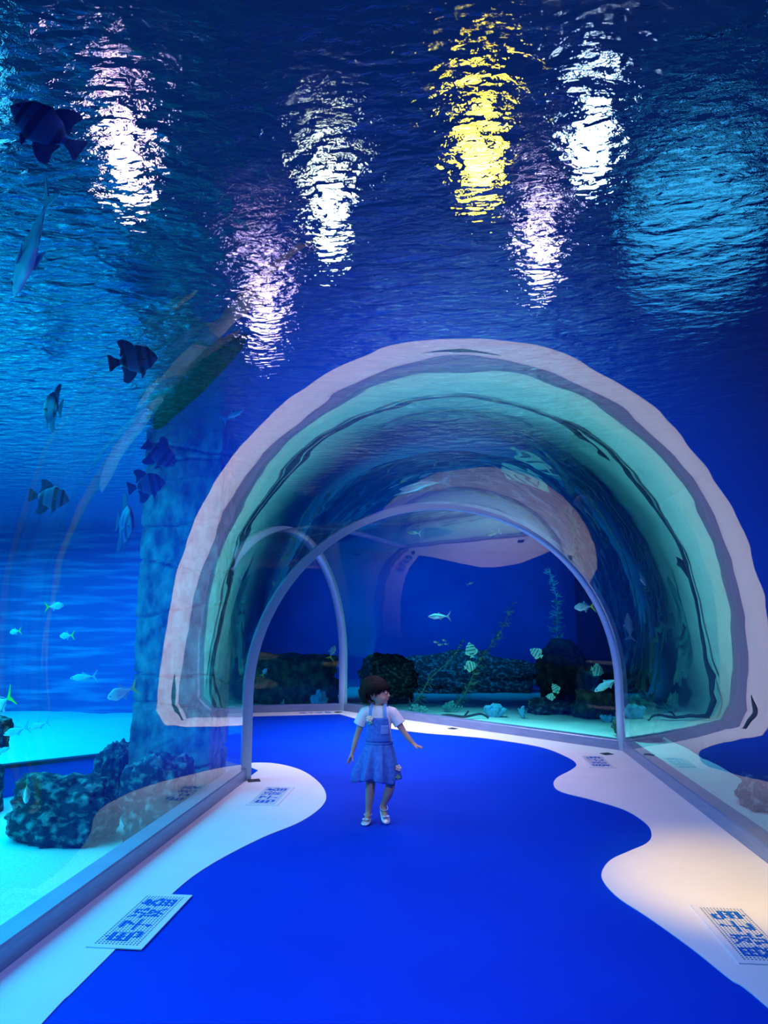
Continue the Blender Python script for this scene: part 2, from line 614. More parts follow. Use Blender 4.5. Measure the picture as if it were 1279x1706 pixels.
def rock(name, loc, dims, seed, label, m='rock', rot=0.0, cat='rock', group=None, **kw):
    o = obj(name, rock_bm(dims, seed, **kw), M[m], smooth=True, loc=loc)
    o.rotation_euler = (0, 0, rot)
    return tag(o, label, cat, group)


rock('rock', (-2.80, 4.98, -0.03), (0.36, 0.26, 0.255), 1.0, 'dark weathered boulder on the sand left of the pillar base', rough=0.3, ridges=0.06)
rock('rock', (-2.11, 4.98, 0.03), (0.25, 0.22, 0.34), 2.3, 'dark boulder at pillar foot, half behind a pale floor reflection', rough=0.3, ridges=0.08)
rock('rock', (-2.74, 5.62, 0.02), (0.13, 0.2, 0.32), 3.7, 'small dark rock wedged against the left side of the pillar', rough=0.3)
rock('rock', (-3.78, 5.45, -0.02), (0.17, 0.14, 0.22), 5.2, 'lower blocky dark rock at left frame edge', box_k=0.8, rough=0.18)
rock('rock', (-3.95, 5.72, 0.36), (0.2, 0.14, 0.16), 6.1, 'upper blocky dark rock stacked at left frame edge', box_k=0.8, rough=0.18)

# far rocks beyond the bend
far = [
    ((-3.1, 12.9, 0.18), (1.05, 0.35, 0.50), 1.5, 'broad dark green ledge standing in for a reflection behind the second arch opening', 'green_rock'),  # ledge added in place of a dark green reflection
    ((-1.2, 13.1, 0.15), (0.55, 0.35, 0.5), 2.2, 'dark rock mound behind the child\'s head beyond far acrylic', 'rock'),
    ((1.55, 11.9, -0.12), (0.34, 0.22, 0.17), 3.4, 'low dark rock on the teal sand right of the blue coral', 'rock'),
    ((2.25, 11.6, -0.02), (0.36, 0.22, 0.26), 4.4, 'dark mossy rock on teal sand, seen left of the right joint post', 'green_rock'),
    ((2.05, 13.3, 0.25), (0.55, 0.28, 0.60), 5.6, 'tall dark green rock heap standing in for a reflection behind the striped fish', 'green_rock'),  # rock shape added for the same green reflection
    ((2.35, 9.6, 0.0), (0.28, 0.3, 0.30), 6.6, 'dark rock on sand just right of the right joint post', 'green_rock'),
    ((2.50, 6.3, -0.1), (0.14, 0.22, 0.16), 8.8, 'small dark rock at right frame edge on blue sand', 'rock'),
    ((0.30, 15.1, 0.12), (1.5, 0.35, 0.46), 9.3, 'dim blue rock bank in the far background at centre', 'rock'),
]
for i, (loc, dims, sd, lb, m) in enumerate(far):
    rock('rock', loc, dims, sd, lb, m, rough=0.36, sub=5, box_k=0.2)


# ------------------------------------------------------------------ corals
def tube(bm, pts, radii, n=8, mi=0, cap=True):
    rows = []
    for i, p in enumerate(pts):
        p = Vector(p)
        a = Vector(pts[max(i - 1, 0)])
        b = Vector(pts[min(i + 1, len(pts) - 1)])
        d = (b - a).normalized()
        u = d.orthogonal().normalized()
        if i and rows:
            u = (pu - d * pu.dot(d)).normalized()
        pu = u
        v = d.cross(u)
        rows.append([bm.verts.new(p + (u * math.cos(2 * PI * k / n) + v * math.sin(2 * PI * k / n)) * radii[i]) for k in range(n)])
    for i in range(len(rows) - 1):
        for k in range(n):
            f = bm.faces.new((rows[i][k], rows[i][(k + 1) % n], rows[i + 1][(k + 1) % n], rows[i + 1][k]))
            f.smooth = True
            f.material_index = mi
    if cap:
        bm.faces.new(rows[0][::-1]).material_index = mi
        bm.faces.new(rows[-1]).material_index = mi


def coral_bm(w, h, seed, n=16, thick=0.022):
    rnd = random.Random(seed)
    bm = bmesh.new()
    for k in range(n):
        a = rnd.uniform(0, 2 * PI)
        lean = rnd.uniform(0.05, 1.0) * w
        hh = h * rnd.uniform(0.6, 1.0) * (1 - 0.35 * lean / w)
        bx, by = math.cos(a) * lean, math.sin(a) * lean * 0.7
        p = [(bx * 0.25, by * 0.25, 0), (bx * 0.6, by * 0.6, hh * 0.4), (bx * 0.9, by * 0.9, hh * 0.75), (bx + rnd.uniform(-.02, .02), by, hh)]
        t = thick * rnd.uniform(0.8, 1.3)
        tube(bm, spline(p, 3), [t * (1.3 - 0.05 * i) for i in range(10)], 7)
        for _ in range(2):
            f = rnd.uniform(0.4, 0.75)
            q = (bx * f, by * f, hh * f)
            e = (q[0] + rnd.uniform(-.5, .5) * w * 0.6, q[1] + rnd.uniform(-.3, .3) * w * 0.6, q[2] + hh * 0.3)
            tube(bm, [q, ((q[0] + e[0]) / 2, (q[1] + e[1]) / 2, q[2] + hh * 0.12), e], [t, t, t * 0.9], 6)
    return bm


def coral(loc, w, h, seed, label, m, n=16, thick=0.022):
    o = obj('coral', coral_bm(w, h, seed, n, thick), M[m], loc=loc)
    return tag(o, label, 'coral')


coral((-2.28, 11.9, -0.2), 0.17, 0.38, 3, 'bushy pale blue coral in the second arch opening', 'coral_b', 26, 0.03)
coral((0.62, 11.4, -0.2), 0.2, 0.24, 5, 'low blue coral cluster on teal sand at centre', 'coral_b', 22, 0.034)
coral((-0.62, 11.6, -0.2), 0.24, 0.16, 8, 'flat greenish coral just right of the child\'s face', 'coral_g', 24, 0.022)
coral((-0.06, 11.9, -0.2), 0.22, 0.18, 9, 'greenish coral tuft left of the leaning kelp foot', 'coral_g', 20, 0.02)
coral((1.08, 11.4, -0.2), 0.09, 0.2, 12, 'small pale coral sprig between the blue coral and dark rock', 'coral_b', 9, 0.014)
coral((2.3, 11.0, -0.2), 0.12, 0.14, 21, 'pale coral clump at the foot of right joint post', 'coral_b', 12, 0.02)
coral((-3.7, 5.4, 0.19), 0.08, 0.16, 23, 'thin-branched coral growing between the two blocky rocks', 'coral_g', 14, 0.006)
coral((-2.72, 11.2, -0.2), 0.04, 0.28, 27, 'slim green coral stalk left of the bushy blue coral', 'coral_g', 5, 0.012)

rock('flat_stone', (-2.72, 10.75, -0.16), (0.26, 0.14, 0.05), 4.9, 'flat pale stone on sand in the second arch opening', 'sand', cat='stone', rough=0.12, sub=4)


# ------------------------------------------------------------------ driftwood
def stick(loc, pts, r, label, twigs=()):
    bm = bmesh.new()
    p = spline(pts, 5)
    tube(bm, p, [r * (1 - 0.5 * i / len(p)) for i in range(len(p))], 7)
    for t in twigs:
        tube(bm, t, [r * 0.6] * len(t), 6)
    return tag(obj('driftwood', bm, M['wood'], loc=loc), label, 'driftwood')


stick((-3.5, 4.8, -0.17), [(-0.18, -0.04, 0), (-0.05, 0.02, .02), (0.06, 0.0, .01), (0.2, 0.07, .03)], 0.016, 'thin dark stick on bright blue sand at lower left',
      [[(0.12, .04, .02), (0.15, .06, .08)]])
stick((0.1, 11.0, -0.17), [(-0.4, 0, 0), (-0.2, .05, .03), (0.05, -.02, .02), (0.3, .03, .06), (0.42, 0, .0)], 0.026, 'long dark branch on teal sand at centre',
      [[(0.05, 0, .02), (.12, .03, .1)]])
stick((-0.5, 11.15, -0.17), [(-0.3, 0, 0.04), (-0.1, .05, .03), (0.1, -.02, .02), (0.32, .03, .0)], 0.03, 'short dark log on sand under the greenish coral')


# ------------------------------------------------------------------ kelp
def kelp(base, tip, label, seed, n=70, leaf=0.11, r=0.012):
    rnd = random.Random(seed)
    root = empty('kelp', base, label, 'kelp')
    b = Vector((0, 0, 0)); t = Vector(tip) - Vector(base)
    pts = [b.lerp(t, k / 12) + Vector((0.04 * math.sin(k * 0.9), 0.03 * math.cos(k), 0)) for k in range(13)]
    bm = bmesh.new()
    tube(bm, pts, [r * (1.2 - 0.07 * k) for k in range(13)], 6)
    obj('stalk', bm, M['kelp'], root)
    bm = bmesh.new()
    d = t.normalized()
    for k in range(n):
        f = rnd.uniform(0.03, 1.0)
        p = b.lerp(t, f) + Vector((0.04 * math.sin(f * 12 * 0.9), 0.03 * math.cos(f * 12), 0))
        L = leaf * rnd.uniform(0.6, 1.2) * (1.15 - 0.6 * f)
        a = rnd.uniform(0, 2 * PI)
        u = d.orthogonal().normalized()
        u.rotate(Matrix.Rotation(a, 3, d))
        e = (u * 0.8 + d * rnd.uniform(-0.2, 0.9) + Vector((0, 0, -0.2))).normalized()
        s = e.cross(d).normalized() * L * 0.2
        nn = e.cross(s).normalized() * 0.0025
        q = [p, p + e * L * 0.5 + s, p + e * L, p + e * L * 0.5 - s]
        A = [bm.verts.new(x + nn) for x in q]
        B = [bm.verts.new(x - nn) for x in q]
        bm.faces.new(A); bm.faces.new(B[::-1])
        for i in range(4):
            bm.faces.new((A[i], B[i], B[(i + 1) % 4], A[(i + 1) % 4]))
    obj('blades', bm, M['kelp'], root)
    return root


kelp((0.0, 12.4, -0.2), (1.12, 12.7, 1.62), 'leafy kelp strand leaning right, centre of far tank', 4, 150, 0.17)
kelp((-0.80, 12.4, -0.2), (0.2, 12.5, 0.95), 'dim kelp strand leaning right behind the child\'s side', 6, 80, 0.14)
kelp((2.2, 14.2, -0.1), (1.98, 14.2, 2.35), 'tall upright green kelp plume left of the right joint', 9, 190, 0.22)


# ------------------------------------------------------------------ floor grilles with lettering
GLYPHS = [
    [[(.15, .85), (.85, .85), (.85, .35), (.15, .35), (.15, .85)], [(.15, .6), (.85, .6)], [(.5, 1.0), (.5, .1), (.95, .1), (.95, .25)]],
    [[(.2, .9), (.8, .9), (.5, .65), (.5, .08), (.35, .12)], [(.05, .48), (.95, .48)]],
    [[(.12, .97), (.25, .84)], [(.03, .62), (.25, .62), (.25, .13), (.38, .28)], [(.42, .58), (.52, .7), (.52, .93), (.8, .93), (.8, .66), (.97, .64)],
     [(.45, .48), (.85, .48), (.45, .05)], [(.5, .42), (.97, .05)]],
    [[(.4, 1), (.15, .72)], [(.35, .9), (.75, .9), (.12, .5)], [(.35, .78), (.92, .5)], [(.25, .42), (.8, .42), (.8, .02), (.25, .02), (.25, .42)],
     [(.25, .22), (.8, .22)], [(.52, .42), (.52, .02)]],
]


def seg_d(p, a, b):
    ax, ay = a; bx, by = b
    dx, dy = bx - ax, by - ay
    t = max(0, min(1, ((p[0] - ax) * dx + (p[1] - ay) * dy) / (dx * dx + dy * dy + 1e-9)))
    return math.hypot(p[0] - ax - t * dx, p[1] - ay - t * dy)


def grille_bm(nc=13, nr=34, pitch=0.0148, margin=0.024, th=0.004):
    """x across (towards the wall = up of the letters is -x), y along the reading direction"""
    bm = bmesh.new()
    cx, cyl = nc * 2 + 1, nr * 2 + 1
    hole, bar = pitch * 0.60, pitch * 0.40
    xs, ys = [0.0], [0.0]
    for k in range(cx): xs.append(xs[-1] + (hole if k % 2 else bar))
    for k in range(cyl): ys.append(ys[-1] + (hole if k % 2 else bar))
    Wd, Ln = xs[-1], ys[-1]
    xs = [-margin * 0.6] + xs + [Wd + margin]
    ys = [-margin] + ys + [Ln + margin]
    ox, oy = (xs[0] + xs[-1]) / 2, (ys[0] + ys[-1]) / 2
    nx, ny = len(xs) - 1, len(ys) - 1
    top = {}; bot = {}

    def V(d, i, j, z):
        if (i, j) not in d:
            d[(i, j)] = bm.verts.new((xs[i] - ox, ys[j] - oy, z))
        return d[(i, j)]

    def solid(i, j):
        if i < 0 or j < 0 or i >= nx or j >= ny: return False
        return not (1 <= i <= cx and 1 <= j <= cyl and (i - 1) % 2 == 1 and (j - 1) % 2 == 1)

    for i in range(nx):
        for j in range(ny):
            if not solid(i, j):
                continue
            mi = 0
            px, py = (xs[i] + xs[i + 1]) / 2, (ys[j] + ys[j + 1]) / 2
            v = 1 - (px - Wd * 0.13) / (Wd * 0.74)
            u4 = (py - Ln * 0.035) / (Ln * 0.93) * 4
            g = int(math.floor(u4))
            if 0 <= g < 4:
                u = (u4 - g - 0.06) / 0.88
                for st in GLYPHS[g]:
                    for a, b in zip(st, st[1:]):
                        if seg_d((u, v), a, b) < 0.066:
                            mi = 1
            f = bm.faces.new((V(top, i, j, th), V(top, i + 1, j, th), V(top, i + 1, j + 1, th), V(top, i, j + 1, th)))
            f.material_index = mi
            for di, dj, a, b in ((-1, 0, (i, j + 1), (i, j)), (1, 0, (i + 1, j), (i + 1, j + 1)), (0, -1, (i, j), (i + 1, j)), (0, 1, (i + 1, j + 1), (i, j + 1))):
                if not solid(i + di, j + dj):
                    bm.faces.new((V(bot, *a, 0), V(bot, *b, 0), V(top, *b, th), V(top, *a, th))).material_index = mi
    return bm, (xs[-1] - xs[0], ys[-1] - ys[0])


gbm, (gw, gl_) = grille_bm()
g0 = empty('floor_grille', (-1.392, 3.20, 0.0045), 'perforated white floor grille with blue lettering in left foreground, overlapping blue floor', 'floor grille', 'lettered floor grilles')
obj('perforated_plate', gbm, [M['plate'], M['ink']], g0)
bm = bmesh.new(); box(bm, -gw / 2 + .02, gw / 2 - .02, -gl_ / 2 + .02, gl_ / 2 - .02, 0.0, 0.0012)
obj('dark_tray', bm, M['black'], g0)
copy_tree(g0, (-1.388, 5.39, 0.0045), 'perforated white grille with blue lettering on the left white lobe beside the joint post')
copy_tree(g0, (1.205, 3.32, 0.0045), 'perforated grille with blue lettering in right foreground, cut by frame edge', rot=(0, 0, PI))
copy_tree(g0, (1.325, 6.93, 0.0045), 'perforated grille with blue lettering near base of right joint post', rot=(0, 0, PI))
pg = at(2, 1.72, 0) + DIRS[2] * 0.42 - Vector((DIRS[2].y, -DIRS[2].x, 0)) * 0.2
copy_tree(g0, (pg.x, pg.y, 0.0045), 'thin far grille lying along the wall beyond the second joint', rot=(0, 0, PI + math.radians(106.6)))

for i, (x, y, a, lb) in enumerate([(-1.66, 5.86, .4, 'small dark floor slot at foot of left joint post'), (1.5, 7.32, .4, 'small dark floor slot at foot of right joint post'),
                                   (-1.66, 10.12, .9, 'small dark floor slot near second joint post'), (-0.02, 8.78, -.7, 'small dark floor slot on far white border right of child')]):
    bm = bmesh.new(); box(bm, -.05, .05, -.045, .045, 0, .004); box(bm, -.04, .04, -.006, .006, .004, .006)
    o = tag(obj('floor_slot', bm, M['black'], loc=(x, y, 0.0042)), lb, 'floor slot', 'dark floor slots')
    o.rotation_euler = (0, 0, a)


# ------------------------------------------------------------------ lamps above the water
def lamp(name, loc, aim, r, col, strength, label):
    t = empty(name, loc, label, 'lamp', 'hall lamps above the water')
    t.rotation_euler = (Vector(aim) - Vector(loc)).to_track_quat('-Z', 'Y').to_euler()
    bm = bmesh.new()
    tube(bm, [(0, 0, 0), (0, 0, .05), (0, 0, .34), (0, 0, .4)], [r * 1.08, r * 1.08, r * .8, r * .4], 20)
    obj('casing', bm, M['casing'], t)
    m = plain('lamp_glass', col, 0.3, emit=col, estr=strength)
    bm = bmesh.new()
    tube(bm, [(0, 0, -.012), (0, 0, .001)], [r, r], 20)
    obj('lens', bm, m, t)
    bm = bmesh.new()
    tube(bm, [(r * 1.2, 0, .15), (r * 1.2, 0, .62), (-r * 1.2, 0, .62), (-r * 1.2, 0, .15)], [.015] * 4, 6)
    obj('yoke', bm, M['casing'], t)
    return t


lamp('ceiling_or_added_lamp', (0.29, 5.55, 4.65), (0.1, 2.1, 2.85), 0.14, (1.0, 0.70, 0.02), 90, 'amber lamp glittering yellow through the ripples overhead')
lamp('ceiling_or_added_lamp', (-1.13, 6.08, 4.45), (-.43, 2.3, 2.85), 0.11, (0.85, 1.0, 0.7), 55, 'warm white lamp glittering overhead left of the amber one')
lamp('ceiling_or_added_lamp', (-2.92, 5.47, 4.65), (-1.05, 2.0, 2.85), 0.12, (1.0, 0.62, 0.92), 50, 'pink-white lamp glittering at upper left')
lamp('ceiling_or_added_lamp', (1.2, 5.33, 4.55), (.45, 2.0, 2.85), 0.09, (0.55, 0.8, 1.0), 90, 'cool blue-white lamp glittering overhead at right')
lamp('ceiling_or_added_lamp', (0.9, 6.3, 4.1), (.4, 2.5, 2.85), 0.10, (0.85, 0.65, 1.0), 30, 'dim pink lamp glittering low right of the amber one')
lamp('ceiling_or_added_lamp', (-2.18, 7.5, 4.0), (-.8, 2.7, 2.85), 0.13, (0.85, 0.6, 1.0), 30, 'dim pink lamp glittering low, left of centre')
lamp('ceiling_or_added_lamp', (2.7, 7.2, 4.55), (0.9, 2.4, 2.85), 0.7, (0.03, 0.40, 0.75), 1.3, 'added broad teal lamp spreading a speckled glow at right')  # made-up wide lamp that gives the ripples teal speckle
lamp('ceiling_or_added_lamp', (2.9, 4.0, 4.65), (0.8, 1.6, 2.85), 0.6, (0.05, 0.42, 0.75), 1.6, 'added broad blue lamp on the ripples in the upper right corner')  # extra source added for a blue glow on the ripples
lamp('ceiling_or_added_lamp', (-3.9, 4.3, 4.65), (-1.3, 1.6, 2.85), 0.5, (0.03, 0.45, 0.85), 2.2, 'added broad cyan lamp glowing on the ripples at far upper left')  # wide cyan source added to brighten this corner of the surface


# ------------------------------------------------------------------ fish (unit length: nose at x=+0.5, tail tip at x=-0.5)
def banded(name, base, dark, bands, belly=None, rough=0.45):
    m, nt, out = mat(name)
    p = node(nt, 'ShaderNodeBsdfPrincipled', Roughness=rough)
    tc = node(nt, 'ShaderNodeTexCoord')
    sx = node(nt, 'ShaderNodeSeparateXYZ')
    nt.links.new(tc.outputs['Object'], sx.inputs[0])
    r = node(nt, 'ShaderNodeValToRGB')
    mr = node(nt, 'ShaderNodeMapRange')
    mr.inputs['From Min'].default_value = -0.5
    mr.inputs['From Max'].default_value = 0.5
    nt.links.new(sx.outputs['X'], mr.inputs['Value'])
    nt.links.new(mr.outputs[0], r.inputs[0])
    els = r.color_ramp.elements
    els[0].position = 0.0; els[0].color = (*base, 1)
    els[1].position = 1.0; els[1].color = (*base, 1)
    for a, b in bands:
        for pos, c in ((a - 0.012, base), (a, dark), (b, dark), (b + 0.012, base)):
            e = els.new(pos); e.color = (*c, 1)
    src = r.outputs[0]
    nz = node(nt, 'ShaderNodeTexNoise', Scale=30.0, Detail=4.0)
    nt.links.new(tc.outputs['Object'], nz.inputs['Vector'])
    if belly:
        mz = node(nt, 'ShaderNodeMapRange')
        mz.inputs['From Min'].default_value = -0.10
        mz.inputs['From Max'].default_value = 0.08
        nt.links.new(sx.outputs['Z'], mz.inputs['Value'])
        mix = node(nt, 'ShaderNodeMix', data_type='RGBA')
        nt.links.new(mz.outputs[0], mix.inputs['Factor'])
        mix.inputs['A'].default_value = (*belly, 1)
        nt.links.new(src, mix.inputs['B'])
        src = mix.outputs['Result']
    nt.links.new(src, p.inputs['Base Color'])
    bp = node(nt, 'ShaderNodeBump', Strength=0.15, Distance=0.01)
    nt.links.new(nz.outputs['Fac'], bp.inputs['Height'])
    nt.links.new(bp.outputs[0], p.inputs['Normal'])
    nt.links.new(p.outputs[0], out.inputs[0])
    return m


M['bat'] = banded('batfish_skin', (0.07, 0.09, 0.22), (0.008, 0.01, 0.03), [(0.80, 0.86), (0.60, 0.69), (0.28, 0.36)])
M['batfin'] = plain('batfish_fin', (0.015, 0.02, 0.06), 0.6, col2=(0.03, 0.04, 0.11), scale=14)
M['silver'] = banded('silver_flank', (0.42, 0.50, 0.66), (0.42, 0.5, 0.66), [], belly=(0.80, 0.85, 0.90), rough=0.3)
M['silverfin'] = plain('grey_fin', (0.35, 0.45, 0.60), 0.5)
M['pomp'] = banded('pompano_flank', (0.55, 0.62, 0.72), (0.5, 0.6, 0.7), [], belly=(0.78, 0.82, 0.86), rough=0.35)
M['yellowfin'] = plain('yellow_fin', (0.80, 0.74, 0.05), 0.5)
M['stripe'] = banded('striped_skin', (0.40, 0.62, 0.55), (0.03, 0.09, 0.10), [(0.83, 0.87), (0.66, 0.71), (0.45, 0.50), (0.22, 0.28)])
M['stripefin'] = plain('pale_green_fin', (0.45, 0.66, 0.5), 0.6)
M['eye'] = plain('fish_eye', (0.004, 0.004, 0.006), 0.15)


def prof(tab, t):
    for (a, va), (b, vb) in zip(tab, tab[1:]):
        if t <= b:
            u = (t - a) / (b - a)
            u = u * u * (3 - 2 * u) * 0.5 + u * 0.5
            return va + (vb - va) * u
    return tab[-1][1]


def fish_body(top, bot, wid, x0, x1, n=26, m=16):
    """top/bot/wid: tables of (x, value) with x falling from nose to tail root, given as t in 0..1"""
    bm = bmesh.new()
    rows = []
    for i in range(n + 1):
        t = i / n
        t = t ** 1.25
        x = x0 + (x1 - x0) * t
        zt, zb, wd = prof(top, t), prof(bot, t), prof(wid, t)
        c, h = (zt + zb) / 2, (zt - zb) / 2
        rows.append([bm.verts.new((x, wd * math.copysign(abs(math.cos(a)) ** 1.1, math.cos(a)), c + h * math.sin(a)))
                     for a in (2 * PI * k / m for k in range(m))])
    for i in range(n):
        for k in range(m):
            bm.faces.new((rows[i][k], rows[i + 1][k], rows[i + 1][(k + 1) % m], rows[i][(k + 1) % m]))
    bm.faces.new(rows[0]); bm.faces.new(rows[-1][::-1])
    bmesh.ops.recalc_face_normals(bm, faces=bm.faces)
    return bm


def fin(outline, th=0.006, flat='y', ofs=(0, 0, 0), tilt=0.0):
    """solid fin: outline in (x, z), lens-thick in y; tilt turns it out sideways about its x axis"""
    bm = bmesh.new()
    pts = spline(outline + [outline[0]], 4)[:-1]
    cx = sum(p[0] for p in pts) / len(pts); cz = sum(p[1] for p in pts) / len(pts)
    A = [bm.verts.new((x, th * .25, z)) for x, z in pts]
    B = [bm.verts.new((x, -th * .25, z)) for x, z in pts]
    ca, cb = bm.verts.new((cx, th, cz)), bm.verts.new((cx, -th, cz))
    n = len(pts)
    for i in range(n):
        j = (i + 1) % n
        bm.faces.new((A[i], A[j], ca)); bm.faces.new((B[j], B[i], cb)); bm.faces.new((A[j], A[i], B[i], B[j]))
    bmesh.ops.recalc_face_normals(bm, faces=bm.faces)
    if tilt:
        bmesh.ops.rotate(bm, verts=bm.verts, cent=(0, 0, 0), matrix=Matrix.Rotation(tilt, 3, 'X'))
    bmesh.ops.translate(bm, verts=bm.verts, vec=ofs)
    return bm


def ball(bm, c, r, seg=12):
    ret = bmesh.ops.create_uvsphere(bm, u_segments=seg, v_segments=seg // 2 + 2, radius=1.0)
    for v in ret['verts']:
        v.co = Vector((v.co.x * r[0] + c[0], v.co.y * r[1] + c[1], v.co.z * r[2] + c[2]))
    return ret['verts']


def make_fish(kind):
    root = bpy.data.objects.new(kind, None)
    root.empty_display_size = 0.1
    C.objects.link(root)
    tag(root, '', 'fish', {'batfish': 'dark batfish', 'trevally': 'slim silver fish', 'pompano': 'small silver fish with yellow tails',
                           'butterflyfish': 'striped disc-shaped fish'}[kind])
    if kind == 'batfish':
        bm = fish_body([(0, .0), (.06, .10), (.25, .27), (.5, .33), (.75, .24), (1, .05)], [(0, -.03), (.06, -.09), (.25, -.22), (.5, -.31), (.75, -.23), (1, -.05)],
                       [(0, .012), (.1, .045), (.35, .075), (.7, .05), (1, .016)], .5, -.28)
        bodym, finm, tailm = M['bat'], M['batfin'], M['batfin']
        fins = [('dorsal_fin', [(.10, .24), (.0, .40), (-.16, .48), (-.27, .44), (-.23, .28), (-.25, .10), (-.1, .22)]),
                ('anal_fin', [(.06, -.24), (-.02, -.38), (-.16, -.48), (-.26, -.43), (-.23, -.27), (-.25, -.10), (-.1, -.2)]),
                ('tail_fin', [(-.26, .05), (-.36, .10), (-.49, .19), (-.5, .05), (-.5, -.05), (-.49, -.19), (-.36, -.10), (-.26, -.05)]),
                ('pelvic_fin', [(.24, -.19), (.2, -.32), (.12, -.42), (.12, -.3), (.16, -.2)])]
        pec, ey, ex, ez = [(.0, .03), (-.08, .07), (-.14, .02), (-.1, -.03), (0, -.03)], .042, .41, .03
        px = .26
    elif kind == 'trevally':
        bm = fish_body([(0, .01), (.08, .06), (.35, .13), (.6, .105), (.85, .04), (1, .015)], [(0, -.015), (.08, -.05), (.35, -.115), (.6, -.10), (.85, -.035), (1, -.015)],
                       [(0, .012), (.12, .045), (.38, .068), (.7, .04), (1, .010)], .5, -.30)
        bodym, finm, tailm = M['silver'], M['silverfin'], M['silverfin']
        fins = [('dorsal_fin', [(.10, .10), (.04, .19), (.0, .14), (-.12, .10), (-.24, .035), (-.2, .03), (-.05, .08)]),
                ('anal_fin', [(.02, -.10), (-.03, -.17), (-.08, -.12), (-.24, -.035), (-.2, -.03), (-.05, -.07)]),
                ('tail_fin', [(-.27, .02), (-.36, .08), (-.5, .24), (-.44, .08), (-.40, .0), (-.44, -.08), (-.5, -.24), (-.36, -.08), (-.27, -.02)])]
        pec, ey, ex, ez = [(.0, .02), (-.10, .02), (-.2, -.05), (-.09, -.03), (0, -.02)], .040, .41, .012
        px = .22
    elif kind == 'pompano':
        bm = fish_body([(0, .01), (.06, .09), (.35, .21), (.6, .17), (.85, .05), (1, .02)], [(0, -.03), (.06, -.09), (.35, -.20), (.6, -.16), (.85, -.05), (1, -.02)],
                       [(0, .02), (.12, .06), (.38, .085), (.7, .05), (1, .012)], .5, -.26)
        bodym, finm, tailm = M['pomp'], M['silverfin'], M['yellowfin']
        fins = [('dorsal_fin', [(.10, .19), (.02, .31), (.0, .20), (-.12, .13), (-.2, .05), (-.05, .14)]),
                ('anal_fin', [(.05, -.18), (-.04, -.29), (-.05, -.19), (-.14, -.12), (-.2, -.05), (-.05, -.13)]),
                ('tail_fin', [(-.23, .025), (-.33, .10), (-.5, .30), (-.42, .10), (-.36, .0), (-.42, -.10), (-.5, -.30), (-.33, -.10), (-.23, -.025)])]
        pec, ey, ex, ez = [(.0, .03), (-.10, .03), (-.16, -.03), (-.09, -.04), (0, -.03)], .052, .41, .015
        px = .22
    else:
        bm = fish_body([(0, .01), (.08, .08), (.3, .27), (.55, .34), (.8, .22), (1, .05)], [(0, -.03), (.08, -.09), (.3, -.26), (.55, -.32), (.8, -.2), (1, -.05)],
                       [(0, .014), (.12, .05), (.38, .07), (.7, .045), (1, .014)], .5, -.34)
        bodym, finm, tailm = M['stripe'], M['stripefin'], M['stripefin']
        fins = [('dorsal_fin', [(.12, .26), (-.02, .40), (-.2, .40), (-.32, .22), (-.32, .07), (-.15, .25)]),
                ('anal_fin', [(.0, -.27), (-.1, -.38), (-.22, -.37), (-.32, -.2), (-.32, -.07), (-.15, -.22)]),
                ('tail_fin', [(-.32, .05), (-.4, .10), (-.5, .14), (-.48, .0), (-.5, -.14), (-.4, -.10), (-.32, -.05)])]
        pec, ey, ex, ez = [(.0, .03), (-.09, .05), (-.14, .0), (-.09, -.04), (0, -.03)], .043, .40, .03
        px = .22
    obj('body', bm, bodym, root, smooth=True)
    for nm, out in fins:
        obj(nm, fin(out, 0.007), tailm if nm == 'tail_fin' else finm, root)
    for s in (-1, 1):
        obj('pectoral_fin', fin(pec, 0.005, ofs=(px, s * .07, -.03), tilt=s * 0.6), finm, root)
        b = bmesh.new(); ball(b, (ex, s * ey, ez), (.022, .010, .022), 10)
        obj('eye', b, M['eye'], root, smooth=True)
    return root


